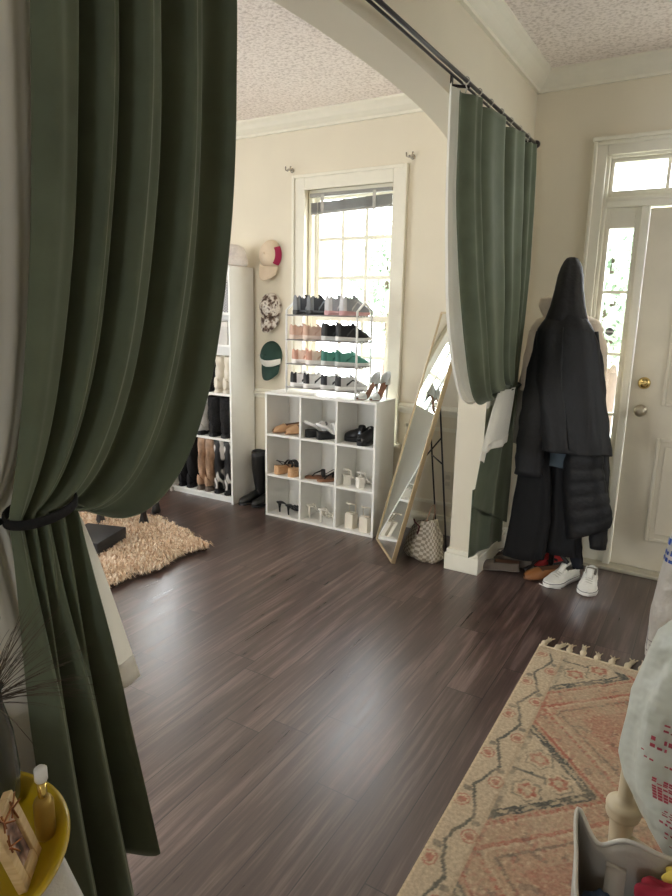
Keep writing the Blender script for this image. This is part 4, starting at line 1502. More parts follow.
b = B(); sleeve(b, [(-.60, 3.52, 1.37), (-.555, 3.50, 1.16), (-.525, 3.49, .95), (-.50, 3.48, .80)], [.05, .062, .066, .06], ph=1.4); b.build('sleeve', NAVY, t)
b = B(); b.tube([(-.705, 3.425, 1.40), (-.70, 3.418, 1.3), (-.685, 3.402, 1.12), (-.645, 3.385, .95), (-.61, 3.372, .78)], .003, 6); b.build('zipper', M('dark_zip', (20, 20, 22), .4), t)

t = thing('hoodie', 'cream hoodie peeking out behind the black hooded jacket', 'hoodie', (0, 0, 0), 0, GCO)
HOOD = M('cream_fleece', (234, 220, 200), .9, var=.05, bump=.3, bs=60)
b = B(); garment(b, [(1.46, -.735, 3.64, .10, .05), (1.435, -.732, 3.64, .16, .055), (1.39, -.73, 3.64, .19, .05), (1.30, -.735, 3.64, .185, .045), (1.12, -.74, 3.64, .17, .042), (.95, -.74, 3.64, .165, .042)], 5, .01, ph=2); b.build('body', HOOD, t)
b = B(); garment(b, [(1.555, -.842, 3.615, .012, .012), (1.545, -.846, 3.612, .034, .024), (1.51, -.842, 3.61, .042, .03), (1.47, -.82, 3.615, .045, .03), (1.44, -.80, 3.62, .05, .03)], 3, .008, ph=.5, n=30); b.build('hood', HOOD, t)
b = B(); sleeve(b, [(-.885, 3.63, 1.37), (-.90, 3.61, 1.2), (-.905, 3.60, 1.04)], [.042, .045, .040]); b.build('sleeve', HOOD, t)
b = B(); sleeve(b, [(-.61, 3.63, 1.41), (-.555, 3.62, 1.28), (-.548, 3.62, 1.12)], [.045, .048, .044]); b.build('sleeve', HOOD, t)

t = thing('cardigan', 'pale grey knit cardigan hanging between far curtain and black coat', 'cardigan', (0, 0, 0), 0, GCO)
b = B(); garment(b, [(1.28, -.915, 3.70, .018, .03), (1.22, -.918, 3.70, .03, .04), (1.05, -.935, 3.70, .048, .04), (.88, -.942, 3.70, .050, .04), (.72, -.945, 3.70, .044, .036)], 5, .008, ph=1, n=36); b.build('body', M('pale_grey_knit', (150, 144, 132), .9, var=.06, bump=.4, bs=90), t)

t = thing('denim_shirt', 'slate blue shirt hem showing below the black hooded jacket', 'shirt', (0, 0, 0), 0, GCO)
b = B(); garment(b, [(.90, -.70, 3.60, .09, .028), (.80, -.705, 3.60, .10, .032), (.70, -.705, 3.56, .098, .035), (.65, -.705, 3.54, .094, .035)], 4, .012, ph=3); b.build('body', M('slate_blue_cotton', (84, 98, 108), .85, var=.08), t)

PUFF = M('black_puffer_nylon', (17, 17, 20), .6, var=.15, bump=.3, bs=40, bd=.01)
t = thing('puffer_jacket', 'black quilted puffer jacket hanging lowest on the right of the stand', 'jacket', (0, 0, 0), 0, GCO)
b = B()
rings = []
R_ = [(.80, -.56, .080), (.76, -.556, .092), (.66, -.560, .100), (.556, -.545, .108), (.452, -.520, .114), (.36, -.500, .115), (.30, -.497, .108)]
for i in range(43):
    q = i / 42; z_ = mix(.80, .30, q)
    cx_, hw_ = interp([((.80 - r[0]) / .5, r[1], r[2]) for r in R_], q)
    pf = 1 + .07 * abs(sin(PI * q * 7)) ** .7
    rings.append([(cx_ + hw_ * cos(a) * (1 + (pf - 1) * .5), 3.53 + .06 * pf * sin(a) * (1 + .05 * sin(5 * a)), z_ - .06 * q * (cos(a) * -.9)) for a in [2 * PI * k / 48 for k in range(48)]])
b.loft(rings); b.build('body', PUFF, t)
b = B(); sleeve(b, [(-.485, 3.58, .80), (-.47, 3.56, .55), (-.45, 3.54, .35), (-.44, 3.54, .22)], [.04, .05, .05, .044], ph=2); b.build('sleeve', PUFF, t)

t = thing('long_coat', 'long black wool coat hanging at the left of the stand nearly to the floor', 'coat', (0, 0, 0), 0, GCO)
b = B(); garment(b, [(1.0, -.835, 3.56, .05, .04), (.80, -.822, 3.53, .072, .05), (.57, -.805, 3.51, .092, .055), (.34, -.806, 3.50, .108, .06), (.11, -.826, 3.49, .112, .06)], 5, .012, ph=.7); b.build('body', BLKF, t)
t = thing('dress', 'black pleated dress hanging in the middle beneath the jacket', 'dress', (0, 0, 0), 0, GCO)
b = B(); garment(b, [(.95, -.70, 3.62, .08, .03), (.67, -.700, 3.60, .115, .04), (.39, -.680, 3.58, .130, .045), (.14, -.665, 3.57, .140, .05)], 9, .012, ph=2.2); b.build('body', M('black_crepe', (15, 15, 19), .8, var=.15), t)
t = thing('leggings', 'dark leggings leg dangling above the right white sneaker', 'trousers', (0, 0, 0), 0, GCO)
b = B(); sleeve(b, [(-.60, 3.63, .75), (-.595, 3.62, .45), (-.585, 3.60, .28), (-.56, 3.585, .16), (-.535, 3.575, .07)], [.04, .045, .042, .038, .03], ph=.3); b.build('leg_tube', M('dark_navy_jersey', (24, 25, 34), .85, var=.1), t)

# ------------------------------------------------------------------ shoes on the floor by the door
OFFW = ((236, 234, 226), (238, 236, 230), (150, 144, 134), (204, 200, 190), (60, 60, 62))
a = sneaker('sneaker', 'left white canvas sneaker on floor under the coats', 'shoe', 'white sneakers by the door', (-.605, 3.50, 0), PI - .42, *OFFW, L=.265, W=.098, H=.088, chunky=.034, stripe=False)
# foxing line and toe cap
b = B()
def fox(u):
    q = u
    w = interp([(0, .26), (.012, .42), (.035, .57), (.07, .66), (.15, .72), (.3, .72), (.5, .82), (.7, 1.0), (.85, .92), (.95, .62), (1, .28)], q)[0] * .049 * 1.10
    return w, -.1325 + q * .265
pts = [(fox(k / 24)[0], fox(k / 24)[1], .026) for k in range(25)] + [(-fox(k / 24)[0], fox(k / 24)[1], .026) for k in range(24, -1, -1)]
b.tube(pts, .0016, 6, closed=True); b.build('foxing_line', M('dark_line', (60, 60, 62), .6), a)
pair(a, (-.462, 3.505, 0), PI + .06, 'right white canvas sneaker on floor under the coats')

# grey slip-on shoes
def flat_shoe(label, loc, rz, m, sole, group):
    t = mule(label, loc, rz)
    t['group'] = group
    for c in t.children:
        c.data.materials[0] = m if c.name.startswith('upper') else sole
    return t
GSL = M('taupe_suede', (104, 94, 84), .85, var=.1)
flat_shoe('left taupe slip-on shoe lying at foot of the pier', (-.955, 3.47, 0), PI * .5 + .25, GSL, M('grey_sole', (126, 118, 108), .7), 'slip-on shoes by the pier')
flat_shoe('right taupe slip-on shoe lying at foot of the pier', (-.90, 3.585, 0), PI * .5 - .1, GSL, M('grey_sole', (126, 118, 108), .7), 'slip-on shoes by the pier')
# strappy dark sandal with pale trims
t = thong('dark sandal with pale straps beside the taupe slip-ons', (-.985, 3.70, 0), PI * .5 + .1)
t['group'] = 'slip-on shoes by the pier'
for c in t.children:
    c.data.materials[0] = M('pale_strap', (196, 186, 170), .6) if 'strap' in c.name else M('brown_sole_dark', (70, 54, 46), .6)
# red and black shoe
RED = ((176, 44, 44), (34, 32, 32), (30, 28, 28), (206, 80, 76), (26, 24, 24))
sneaker('sneaker', 'red sneaker with black sole under the black coats', 'shoe', 'colourful shoes under the coats', (-.735, 3.70, .0), PI * .5 + .9, *RED, L=.25, W=.09, H=.09)
flat_shoe('tan brown flat shoe beside the white sneakers', (-.705, 3.505, 0), PI * .5 + .75, M('cognac_leather', (150, 98, 56), .5), M('cognac_sole', (120, 78, 46), .6), 'colourful shoes under the coats')
t = thing('shoelace', 'loose white shoelace end on the dark floor by the sneakers', 'shoelace', (0, 0, 0))
b = B(); b.tube([(-.585, 3.40, .004), (-.615, 3.385, .004), (-.655, 3.378, .004), (-.70, 3.40, .004)], lambda q: .0035, 6, flat=.6); b.build('lace', M('lace_244_242_236', (244, 242, 236)), t)

# ------------------------------------------------------------------ patterned hall rug
RU0, RU1, RV0, RV1 = -.535, .665, -.55, 2.715
t = thing('area_rug', 'faded beige and salmon rug with teal zigzag diamonds and knotted fringe', 'rug', (0, 0, 0))
NU, NV = 250, 600
BE, SA, RE, TE, CRM, TA = [lin(c) for c in ((192, 176, 152), (186, 154, 130), (166, 80, 72), (56, 70, 74), (208, 190, 160), (172, 150, 124))]
def mixc(a, b_, k):
    k = max(0, min(1, k)); return tuple(mix(p, q, k) for p, q in zip(a, b_))
def tri(x):
    x = x - math.floor(x); return 1 - 4 * abs(x - .5)
PER = .765
def rugcol(x, y):
    u = x - RU0; up = min(u, RU1 - RU0 - u)
    n1 = noise.noise(Vector((x * 28, y * 28, 1))); n2 = noise.noise(Vector((x * 75, y * 75, 5))); n3 = noise.noise(Vector((x * 9, y * 9, 9)))
    jx, jy = .006 * n1, .006 * n2
    dv = (y + jy - 1.87) / PER; dv = (dv - round(dv)) * PER
    kdx = round((y - 1.87) / PER)
    w = up + jx
    e = abs(dv) - (.385 - w) * .98
    c = BE
    brk = .5 + .5 * n1
    if up < .117:
        c = mixc(BE, CRM, .3 + .4 * n3)
        uv_ = .060 + .022 * tri(y / .25 + .1)
        if abs(w - uv_) < .0055:
            c = mixc(c, TE, .85)
        for yo, uo in ((.0, .094), (.125, .026)):
            yy = (y - yo - .02) / .25; yy = (yy - round(yy)) * .25
            d = math.hypot(w - uo, yy * .9)
            if d < .024:
                c = mixc(c, RE if d < .013 or d > .019 else CRM, .7)
            yq = (y - yo - .075) / .25; yq = (yq - round(yq)) * .25
            if math.hypot(w - uo, yq) < .013:
                c = mixc(c, TE, .6)
        if .108 < w:
            c = mixc(c, TA, .5)
    elif e < 0:
        c = mixc(BE, CRM, .3 + .5 * n3)
        if e > -.040:
            c = mixc(c, TE, .92 if (n2 > -.25) else .35)
            s_ = math.sin((dv * 75) + w * 30)
            if abs(e + .02) < .007 and s_ > .2:
                c = mixc(c, CRM, .7)
        else:
            hit = False
            for fu, fv in ((.187, .082), (.187, -.082), (.265, 0)):
                d = math.hypot(w - fu, dv - fv) * (1 + .12 * sin(6 * math.atan2(dv - fv, w - fu)))
                if d < .016:
                    c = mixc(CRM, TA, .4)
                elif d < .030:
                    c = mixc(RE, SA, .5 + .5 * n2)
                elif d < .040:
                    c = mixc(c, CRM, .6)
                elif d < .047 and n1 > -.2:
                    c = mixc(c, TE, .6)
            if abs(dv) < .005 and w < .225:
                c = mixc(c, TE, .8)
            if w < .135:
                c = mixc(c, TE, .5 if n1 > 0 else .15)
    else:
        c = mixc(SA, TA, .35 + .5 * n3)
        if .010 < e < .030:
            c = mixc(c, RE, .75 if math.sin((dv + w) * 190) > -.3 else .1)
        elif .030 <= e < .040:
            c = mixc(c, CRM, .55)
        elif .115 < e < .135:
            c = mixc(c, RE, .7 if math.sin((dv - w) * 170) > -.4 else .1)
        elif .135 <= e < .150:
            c = mixc(c, CRM, .5)
        elif .175 < e < .190:
            c = mixc(c, TE, .45)
        elif e > .26:
            c = mixc(c, RE, .35)
        if up < .128:
            c = mixc(c, RE, .4)
        if n2 > .30:
            c = mixc(c, RE, .55)
        elif n2 < -.34:
            c = mixc(c, CRM, .5)
        elif n1 < -.38:
            c = mixc(c, TE, .35)
    d_end = RV1 - y
    if d_end < .05:
        c = mixc(c, BE, .8)
    # wear
    c = mixc(c, BE, max(0, .14 + .45 * n3 + .45 * n2))
    c = mixc(c, TA, max(0, .18 * n1 + .1))
    if up < .006:
        c = CRM
    return c
b = B()
vs, fs = [], []
for j in range(NV + 1):
    for i in range(NU + 1):
        vs.append((mix(RU0, RU1, i / NU), mix(RV0, RV1, j / NV), .010 + .0007 * sin(j * 2.1) ))
for j in range(NV):
    for i in range(NU):
        o = j * (NU + 1) + i
        fs.append((o, o + 1, o + NU + 2, o + NU + 1))
b.add(vs, fs, 0, True)
pile = b.build('woven_face', mat_attr('rug_weave'), t)
ca = pile.data.color_attributes.new('pattern', 'FLOAT_COLOR', 'POINT')
flat = []
for v in vs:
    flat += [*rugcol(v[0], v[1]), 1]
ca.data.foreach_set('color', flat)
b = B(); b.box((RU0, RV0, .001), (RU1, RV1, .0088)); b.build('backing', M('jute_backing', (196, 180, 150), .95, bump=.4, bs=200), t)
rnd = random.Random(11)
TASM = M('cream_yarn', (214, 200, 172), .95, var=.1, bump=.7, bs=220)
for k in range(21):
    x = RU0 + .012 + k * .0575
    dx = rnd.uniform(-.01, .05); L_ = rnd.uniform(.06, .095)
    b = B()
    p = [(x, RV1 - .006, .010), (x + dx * .3, RV1 + L_ * .35, .013), (x + dx * .6, RV1 + L_ * .6, .010), (x + dx, RV1 + L_, .007)]
    b.tube(p, lambda q: .0085 + .006 * math.exp(-((q - .36) / .12) ** 2) + .002 * q, 8, flat=.75)
    for w_ in (-1, 0, 1):
        b.tube([p[2], (p[3][0] + w_ * .009, p[3][1] + .012, .005), (p[3][0] + w_ * .016 + rnd.uniform(-.005, .005), p[3][1] + .026, .004)], .0028, 6)
    b.build('tassel', TASM, t)
# a woven cord along the fringe end
b = B(); b.tube([(mix(RU0, RU1, k / 60), RV1 + .002 * sin(k * 2.2), .011) for k in range(61)], .0045, 8); b.build('end_braid', TASM, t)

# ------------------------------------------------------------------ right edge: stool, bags, tote
CREAMP = M('cream_painted_wood', (206, 194, 166), .42, var=.05, vs=9)
t = thing('stool', 'cream painted stool with turned legs behind the white shopping bag', 'stool', (-.070, 1.642, .012), math.atan2(-.34, .94))
S_ = .36
legs = [(.0, .0), (S_, 0), (0, S_), (S_, S_)]
for lx, ly in legs:
    b = B(); b.lathe([(.020, 0), (.026, .006), (.027, .05), (.030, .12), (.031, .145), (.033, .150), (.041, .155), (.044, .164), (.040, .174), (.045, .182), (.043, .192), (.034, .197), (.020, .203), (.0185, .215), (.0175, .30), (.019, .36), (.020, .388)], c=(lx, ly, 0), n=22); b.build('leg', CREAMP, t)
b = B(); b.box((-.004, -.004, .385), (S_ + .012, S_ + .012, .41)); b.build('seat', CREAMP, t, bevel=.012)
for p, q in (((0, 0), (S_, 0)), ((0, 0), (0, S_)), ((S_, 0), (S_, S_)), ((0, S_), (S_, S_))):
    b = B(); b.tube([(p[0], p[1], .10), (q[0], q[1], .10)], .011, 10); b.build('stretcher', CREAMP, t)

BAGM = mat_plastic_bag('white_bag_plastic', (222, 225, 215))
REDP = M('red_print', (176, 74, 88), .5)
def bag_rows(tab, n, folds, amp, seed, tilt=0):
    def fn(u, v):
        a = 2 * PI * u
        z, cx, cy, hw_, hd_ = interp([(i / (len(tab) - 1), *r) for i, r in enumerate(tab)], v)
        ca, sa = cos(a), sin(a)
        nz = noise.noise(Vector((ca * 1.6 + seed, sa * 1.6, z * 5))) + .5 * noise.noise(Vector((ca * 4, sa * 4 + seed, z * 9)))
        k = 1 + amp * nz + .04 * sin(folds * a + seed) * v
        return (cx + hw_ * k * math.copysign(abs(ca) ** .8, ca), cy + hd_ * k * math.copysign(abs(sa) ** .8, sa), z)
    return fn
t = thing('shopping_bag', 'translucent white plastic shopping bag with red printing beside the cream stool', 'bag', (0, 0, .012))
bf = bag_rows([(.0, .20, 1.36, .10, .09), (.10, .20, 1.36, .12, .10), (.20, .20, 1.36, .125, .105), (.30, .19, 1.36, .135, .11), (.35, .185, 1.365, .160, .112), (.416, .18, 1.37, .209, .115), (.484, .165, 1.375, .230, .115), (.535, .155, 1.38, .233, .11), (.60, .155, 1.385, .231, .108), (.675, .16, 1.39, .232, .10), (.817, .175, 1.40, .203, .08), (.93, .18, 1.40, .115, .05), (1.0, .18, 1.40, .045, .022)], 48, 11, .05, 3)
b = B(); b.grid(bf, 72, 60, close_u=False)
b.build('bag_body', BAGM, t, solid=.0012)
for sx_ in (-1, 1):
    b = B(); b.tube([(.18 + sx_ * .015, 1.40, .985), (.18 + sx_ * .05, 1.39, 1.05), (.18 + sx_ * .085, 1.385, 1.07), (.18 + sx_ * .10, 1.385, 1.03), (.18 + sx_ * .07, 1.395, .995), (.18 + sx_ * .02, 1.40, .975)], .014, 8, flat=.35); b.build('handle', BAGM, t)
# printing: rows of small red strokes following the bag's surface
b = B()
rnd = random.Random(2)
def print_quad(u0, u1, v0, v1, mi=0):
    c = [Vector(bf(p, q)) for p, q in ((u0, v0), (u1, v0), (u1, v1), (u0, v1))]
    nrm = (c[1] - c[0]).cross(c[3] - c[0])
    if nrm.length < 1e-12:
        return
    nrm.normalize()
    cen = sum(c, Vector()) / 4
    if nrm.dot(Vector((0, 0, 1.45)) - cen) < 0:
        nrm = -nrm
    b.add([p + nrm * .0045 for p in c], [(0, 1, 2, 3)], mi)
def print_line(v, h, u0, u1, slope=0, dens=.75):
    u = u0
    while u < u1:
        w = rnd.uniform(.003, .009)
        if rnd.random() < dens:
            vv = v + slope * (u - u0)
            print_quad(u, min(u1, u + w), vv, vv + h * rnd.uniform(.55, 1))
        u += w + rnd.uniform(.0015, .004)
for v, h, u0, u1 in ((.775, .009, .655, .80), (.760, .009, .65, .80), (.725, .004, .64, .80), (.714, .004, .64, .80), (.692, .010, .625, .80), (.676, .010, .625, .80), (.650, .005, .61, .79), (.637, .005, .61, .78)):
    b = B(); print_line(v, h, u0, u1, -.12); b.build('red_lettering', REDP, t)
b = B()
for k in range(9):
    for j in range(6):
        if rnd.random() < .72:
            print_quad(.635 + .0085 * j, .635 + .0085 * j + .007, .535 + .0075 * k, .535 + .0075 * k + .006)
b.build('red_emblem', REDP, t)
b = B()
for k in range(11):
    print_line(.41 + .010 * k, .005, .64 + .004 * (k % 3), .69 + .006 * (k % 4), -.2, .8)
b.build('red_script', REDP, t)

t = thing('plastic_sack', 'white plastic sack with blue print standing on floor near the front door', 'bag', (-.028, 0, 0))
SACK = mat_plastic_bag('white_sack_plastic', (214, 210, 202))
bf2 = bag_rows([(.0, .075, 2.90, .155, .13), (.03, .07, 2.90, .168, .14), (.12, .07, 2.90, .168, .14), (.25, .075, 2.89, .170, .14), (.38, .085, 2.88, .168, .13), (.50, .09, 2.88, .160, .12), (.60, .095, 2.88, .15, .11), (.72, .10, 2.88, .14, .10), (.80, .10, 2.88, .11, .07)], 48, 5, .035, 8)
b = B(); b.grid(bf2, 64, 40); b.build('sack_body', SACK, t, solid=.0012)
b = B(); b.add([bf2(k / 32, .995) for k in range(32)], [tuple(range(32))]); b.build('folded_top', SACK, t)
bf_old = bf; bf = bf2
b = B()
for v, h in ((.60, .03), (.645, .03), (.69, .035)):
    u = .50
    while u < .80:
        w = rnd.uniform(.012, .03); print_quad(u, u + w, v, v + h * rnd.uniform(.5, 1)); u += w + rnd.uniform(.003, .012)
b.build('blue_printing', M('blue_print', (44, 78, 158), .45), t)
b = B()
print_quad(.555, .64, .09, .30); print_quad(.64, .73, .09, .30)
b.build('grey_label', M('grey_label', (178, 172, 172), .6), t)
b = B()
for k in range(5):
    print_line(.11 + .035 * k, .008, .57, .72, 0, .8)
for v in b.v:
    pass
b.v = [tuple(Vector(p) + Vector((-.002, -.004, .0))) for p in b.v]
b.build('grey_printing', M('grey_print', (128, 120, 122), .6), t)
bf = bf_old

# open grey tote with clothes
t = thing('tote_bag', 'open grey fabric tote bag of clothes in the bottom right corner', 'bag', (0, 0, .012))
TOTE = M('grey_canvas', (172, 166, 156), .85, var=.06, vs=9, bump=.35, bs=30, bd=.01)
rim = [(-.136, 1.228), (-.118, 1.13), (-.088, 1.02), (-.02, .94), (.10, .92), (.25, .95), (.30, 1.08), (.27, 1.20), (.16, 1.215), (.06, 1.19), (-.03, 1.175), (-.085, 1.19)]
rz = [.455, .435, .40, .40, .41, .42, .45, .48, .475, .46, .475, .43]
def loop_pt(L, u):
    n = len(L); q = u * n; k = int(q) % n; f = q - int(q)
    p0, p1, p2, p3 = L[(k - 1) % n], L[k], L[(k + 1) % n], L[(k + 2) % n]
    def cr(a, b_, c, d):
        return .5 * ((2 * b_) + (c - a) * f + (2 * a - 5 * b_ + 4 * c - d) * f * f + (3 * b_ - a - 3 * c + d) * f ** 3)
    return tuple(cr(*v) for v in zip(p0, p1, p2, p3))
rim3 = [(x, y, z) for (x, y), z in zip(rim, rz)]
cen = (.08, 1.07)
def totefn(u, v):
    x, y, z = loop_pt(rim3, u)
    k = mix(.80, 1, v ** .6)
    nz = noise.noise(Vector((x * 9, y * 9, v * 2)))
    return (cen[0] + (x - cen[0]) * k + .008 * nz, cen[1] + (y - cen[1]) * k + .008 * nz, z * v + .002)
b = B(); b.grid(totefn, 96, 20); b.add([totefn(k / 48, 0) for k in range(48)], [tuple(range(48))]); b.build('tote_body', TOTE, t, solid=.003)
b = B(); b.tube([totefn(k / 96, 1) for k in range(96)], .0042, 8, closed=True); b.build('rim_binding', M('pale_binding', (206, 202, 192), .8), t)
b = B(); rings = []
for k in range(15):
    q = k / 14
    p = bez((-.050, 1.176, .41), (-.045, 1.165, .44), (-.048, 1.09, .30), (-.050, 1.02, .12), q)
    rings.append([(p[0] - .018, p[1], p[2]), (p[0] + .018, p[1] - .006, p[2] + .004), (p[0] + .018, p[1] - .01, p[2] + .002), (p[0] - .018, p[1] - .004, p[2] - .003)])
b.loft(rings); b.build('strap', TOTE, t)


def cloth_blob(name, label, cat, c, r, m, seed, group='clothes in the tote'):
    o_ = thing(name, label, cat, c, 0, group)
    def fn(u, v):
        a = 2 * PI * u; p = v * PI
        d = Vector((sin(p) * cos(a), sin(p) * sin(a), cos(p)))
        n_ = noise.noise(d * 1.6 + Vector((seed, 0, 0))) * .30 + abs(noise.noise(d * 2.6 + Vector((0, seed, 0)))) * .22
        k = 1 + n_ - .1
        return (r[0] * d.x * k, r[1] * d.y * k, r[2] * d.z * k)
    bb = B(); bb.grid(fn, 60, 36, close_u=True); bb.build('folded_cloth', m, o_)
    return o_
cloth_blob('shirt', 'crimson shirt bundled on top inside the tote', 'shirt', (.065, 1.115, .425), (.085, .05, .05), M('crimson_jersey', (146, 26, 48), .85, var=.1, bump=.3, bs=30, bd=.01), 1)
cloth_blob('towel', 'yellow cloth bundled at the back inside the tote', 'towel', (.105, 1.165, .455), (.075, .028, .045), M('yellow_cotton', (212, 188, 84), .85, var=.1, bump=.3, bs=30, bd=.01), 4)
cloth_blob('jeans', 'blue denim bundled at the left inside the tote', 'trousers', (-.062, 1.10, .36), (.040, .05, .04), M('blue_denim', (58, 78, 104), .9, var=.15, bump=.3, bs=90), 7)

# ------------------------------------------------------------------ left edge: table, tray, frame, grass
t = thing('side_table', 'small side table covered by a white cloth at the left edge', 'table', (0, 0, 0))
corners = [(-1.035, .555), (-.565, .395), (-.565, -.06), (-1.035, -.06)]
TZ = .748
b = B(); b.prism([(x * .985 - .012, y * .98 + .004) for x, y in corners], 'z', TZ - .025, TZ - .003); b.build('top', DKW, t, bevel=.004)
for lx, ly in ((-1.0, .49), (-.61, .36), (-.61, -.02), (-1.0, -.02)):
    b = B(); b.tube([(lx, ly, 0), (lx, ly, TZ - .025)], lambda q: mix(.012, .020, q), 12); b.build('leg', DKW, t)
c = thing('tablecloth', 'white tablecloth draped over the small side table', 'tablecloth', (0, 0, 0))
b = B()
P = []
for i in range(4):
    for k in range(16):
        p, q = corners[i], corners[(i + 1) % 4]
        P.append((mix(p[0], q[0], k / 16), mix(p[1], q[1], k / 16)))
cc = (-.80, .20)
nP = len(P)
rings = []
for q, dz, k in ((0, 0, .02), (1, 0, .5), (2, 0, .97), (3, -.003, 1.0), (4, -.03, 1.008), (5, -.12, 1.012), (6, -.22, 1.016)):
    ring = []
    for j, (x, y) in enumerate(P):
        wv = .010 * sin(j * 1.15) * max(0, q - 3) / 3
        dx_, dy_ = x - cc[0], y - cc[1]; L_ = math.hypot(dx_, dy_)
        xx = max(-1.046, cc[0] + dx_ * k + dx_ / L_ * wv)
        ring.append((xx, cc[1] + dy_ * k + dy_ / L_ * wv, TZ + dz + .002 * noise.noise(Vector((x * 9, y * 9, 2)))))
    rings.append(ring)
b.loft(rings, 0, False); b.build('cloth', M('white_linen', (214, 212, 208), .85, var=.03, bump=.3, bs=200), c, solid=.0015)

TRY = M('mustard_yellow_enamel', (186, 158, 24), .32, var=.06, vs=6, coat=.2)
t = thing('tray', 'round mustard yellow tray on the white tablecloth', 'tray', (-.770, .312, TZ + .0035))
b = B(); b.lathe([(0, .0), (.135, 0), (.148, .004), (.160, .026), (.166, .028), (.1665, .032), (.158, .033), (.145, .011), (.132, .007), (0, .007)], n=64, caps=False); b.build('tray_body', TRY, t)
TT0 = TZ + .0035 + .0078

t = thing('picture_frame', 'small pale wooden picture frame with butterfly ornament standing in the yellow tray', 'picture frame', (-.672, .386, TT0), math.atan2(.046, -.040))
PALE = mat_ramp('pale_pine', [(.3, (206, 176, 128)), (.7, (228, 202, 158))], 30, .55, 3, (1, 1, 6))
RL = Matrix.Rotation(-.30, 4, 'X')
fw, fh = .066, .100
b = B()
for lo, hi in (((-fw / 2, 0), (-fw / 2 + .016, fh)), ((fw / 2 - .016, 0), (fw / 2, fh)), ((-fw / 2 + .016, 0), (fw / 2 - .016, .018)), ((-fw / 2 + .016, fh - .018), (fw / 2 - .016, fh))):
    b.box((lo[0], -.006, lo[1]), (hi[0], .006, hi[1]), 0, RL)
b.build('frame', PALE, t, bevel=.0015)
b = B(); b.box((-fw / 2 + .015, -.001, .017), (fw / 2 - .015, .003, fh - .017), 0, RL); b.build('photo', mat_ramp('snapshot', [(.35, (60, 48, 50)), (.5, (150, 118, 108)), (.62, (206, 190, 180))], 45, .3, 2), t)
b = B(); b.box((-.008, .004, .045), (.008, .008, .05), 0, RL); b.tube([RL @ Vector((0, .006, .07)), Vector((0, .058, .003))], .003, 8); b.build('easel_back', PALE, t)
COP = M('copper_wire', (150, 96, 58), .3, metal=.8)
for (ox, oz, s_, a_) in ((-.018, fh - .008, 1, .3), (.010, fh - .012, .8, -.5), (-.028, fh - .035, .8, .9)):
    b = B()
    for sx in (-1, 1):
        for kz, kr in ((1, .011), (-.7, .008)):
            b.tube([RL @ (Matrix.Translation((ox, -.009, oz)) @ Matrix.Rotation(a_, 4, 'Y') @ Vector((sx * s_ * kr * (1 - cos(q)) * .9, -.003 * (1 - cos(q)), s_ * kr * kz * sin(q * .5) * 1.1 * (.4 + .6 * (1 - cos(q)) / 2)))) for q in [2 * PI * j / 12 for j in range(12)]], .0012, 6, closed=True)
    b.tube([RL @ Vector((ox, -.009, oz - .008)), RL @ Vector((ox, -.010, oz + .010))], .0014, 6)
    b.build('butterfly', COP, t)

t = thing('bottle', 'slim gold bottle with white cap behind the picture frame', 'bottle', (-.706, .432, TT0))
GOLDB = M('gold_lacquer', (176, 146, 72), .35, metal=.35)
b = B(); b.lathe([(0, 0), (.0125, .0), (.0132, .003), (.0132, .052), (.011, .058), (.0065, .062), (0, .062)], n=20, caps=False); b.build('bottle_body', GOLDB, t)
b = B(); b.lathe([(.006, .06), (.006, .088), (0, .088)], n=14, caps=False); b.build('neck', M('shiny_gold', (222, 196, 120), .15, metal=1), t)
b = B(); b.lathe([(.0075, .086), (.0085, .088), (.0085, .104), (.004, .108), (0, .108)], n=14, caps=False); b.build('cap', M('white_cap', (226, 226, 224), .4), t)

t = thing('grass_vase', 'dark glass vase of wispy dried grass in the left corner', 'vase', (-.806, .424, TT0))
b = B(); b.lathe([(0, 0), (.024, 0), (.032, .02), (.034, .06), (.030, .12), (.021, .165), (.020, .185), (.024, .192), (.021, .192), (.017, .185), (.017, .165), (0, .16)], n=28, caps=False); b.build('vase_body', M('smoky_glass', (64, 68, 62), .2, var=.1, coat=.4), t)
b = B()
rnd = random.Random(21)
for k in range(75):
    # wisps fan out towards the hall and upward
    az = rnd.gauss(.55, .7); el = rnd.uniform(.0, 1.25); L_ = rnd.uniform(.08, .17)
    d = Vector((cos(az) * cos(el), sin(az) * cos(el), sin(el)))
    dr = rnd.uniform(.0, .06)
    p0 = Vector((rnd.uniform(-.008, .008), rnd.uniform(-.008, .008), .17))
    pts = [p0 + d * (L_ * q) + Vector((0, 0, .03 * q - dr * q * q)) for q in (0, .3, .6, .85, 1)]
    b.tube(pts, lambda q: .0006 * (1 - .6 * q), 4)
o = b.build('grass_wisps', M('dried_grass', (86, 76, 64), .9), t); o['kind'] = 'stuff'

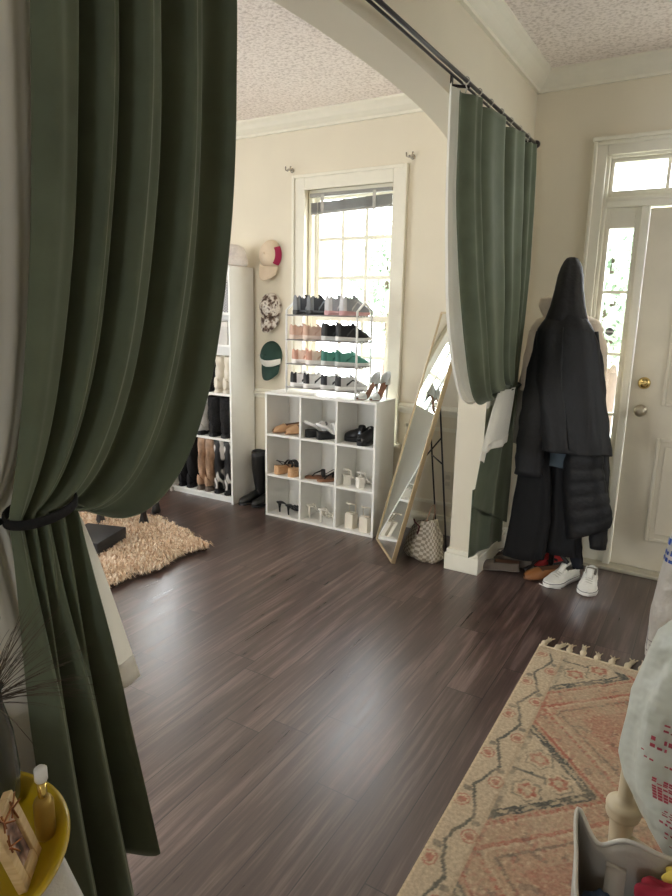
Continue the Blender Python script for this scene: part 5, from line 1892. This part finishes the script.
# ------------------------------------------------------------------ outside
b = B(); b.box((-14, WY, -.34), (14, 30, -.30)); g = b.build('ground', M('pale_drive', (190, 192, 182), .95, var=.25, vs=2)); g['kind'] = 'structure'
b = B(); b.box((-1.6, WY, -.30), (1.8, WY + 1.8, -.05)); struct(b.build('porch_slab', M('porch_concrete', (176, 172, 164), .9)))
LEAF = mat_fur('leaf_green', (140, 164, 138), (170, 190, 166), (196, 210, 190))
def tree(label, x, y, h, r, seed, group='trees outside'):
    o_ = thing('tree', label, 'tree', (x, y, -.30), 0, group)
    bb = B(); bb.tube([(0, 0, 0), (.05, .03, h * .3), (-.04, .02, h * .6), (0, 0, h * .85)], lambda q: mix(.16, .05, q), 10); bb.build('trunk', M('bark', (92, 78, 66), .95), o_)
    bb = B(); rn = random.Random(seed)
    for k in range(2600):
        d = Vector((rn.gauss(0, 1), rn.gauss(0, 1), rn.gauss(0, 1))).normalized()
        rr = r * rn.uniform(.45, 1) * (1 + .35 * noise.noise(d * 2 + Vector((seed, 0, 0))))
        c_ = Vector((0, 0, h * .68)) + Vector((d.x * rr, d.y * rr, d.z * rr * 1.15))
        a = Vector((rn.gauss(0, 1), rn.gauss(0, 1), rn.gauss(0, 1))).normalized() * rn.uniform(.05, .11); n2 = a.orthogonal().normalized() * rn.uniform(.03, .06)
        bb.add([c_ - a, c_ + n2, c_ + a, c_ - n2], [(0, 1, 2, 3)])
    f = bb.build('foliage', LEAF, o_); f['kind'] = 'stuff'
tree('leafy green tree seen through the sidelight by the front door', -1.35, 9.5, 3.0, .92, 3)
tree('leafy green tree seen at right of the shoe room window', -5.7, 11.5, 3.5, 1.0, 8)

# ------------------------------------------------------------------ light
w = bpy.data.worlds.new('overcast_sky'); SC.world = w
w.use_nodes = True
nt = w.node_tree; nt.nodes.clear()
wo = nt.nodes.new('ShaderNodeOutputWorld'); bg = nt.nodes.new('ShaderNodeBackground')
bg.inputs[0].default_value = (.93, .97, 1.0, 1); bg.inputs[1].default_value = 13
nt.links.new(bg.outputs[0], wo.inputs[0])


def portal(loc, rot, sx, sy):
    L = bpy.data.lights.new('window_portal', 'AREA'); L.shape = 'RECTANGLE'; L.size = sx; L.size_y = sy
    L.cycles.is_portal = True
    o_ = bpy.data.objects.new('window_portal', L); COL.objects.link(o_); o_.location = loc; o_.rotation_euler = rot; o_['kind'] = 'structure'


portal((-2.25, WY + .01, 1.43), (-PI / 2, 0, 0), .72, 1.72)
portal((-4.21, WY + .01, 1.43), (-PI / 2, 0, 0), .72, 1.72)
portal((.05, WY + .01, 1.15), (-PI / 2, 0, 0), 1.45, 2.4)
portal((XL - .17, 1.05, 1.4), (0, -PI / 2, 0), 1.65, 1.75)
portal((-3.1, YB - .17, 1.4), (PI / 2, 0, 0), 1.65, 1.65)
portal((.15, YB - .17, 1.55), (PI / 2, 0, 0), .75, 1.15)

portal((XR + .17, 2.85, 1.5), (0, PI / 2, 0), 1.0, .7)

# ------------------------------------------------------------------ camera
cd = bpy.data.cameras.new('camera'); cam = bpy.data.objects.new('camera', cd); COL.objects.link(cam)
yaw, pitch, roll, fpx = math.radians(30.803), math.radians(12.309), math.radians(1.0656), 635.26
fw_ = Vector((-sin(yaw) * cos(pitch), cos(yaw) * cos(pitch), -sin(pitch)))
r_ = Vector((cos(yaw), sin(yaw), 0)); u_ = r_.cross(fw_)
r2 = r_ * cos(roll) + u_ * sin(roll); u2 = u_ * cos(roll) - r_ * sin(roll)
mw = Matrix((r2, u2, -fw_)).transposed().to_4x4(); mw.translation = (0, 0, 1.467)
cam.matrix_world = mw
cd.sensor_fit = 'VERTICAL'; cd.sensor_height = 24; cd.lens = fpx / 896 * 24
cd.clip_start = .05
SC.camera = cam
SC.view_settings.view_transform = 'Standard'
SC.view_settings.look = 'None'
SC.view_settings.gamma = 1
SC.view_settings.use_curve_mapping = False
SC.view_settings.exposure = .14
SC.cycles.use_denoising = True
SC.cycles.max_bounces = 12
SC.cycles.diffuse_bounces = 6
SC.cycles.transparent_max_bounces = 12
SC.cycles.sample_clamp_indirect = 8
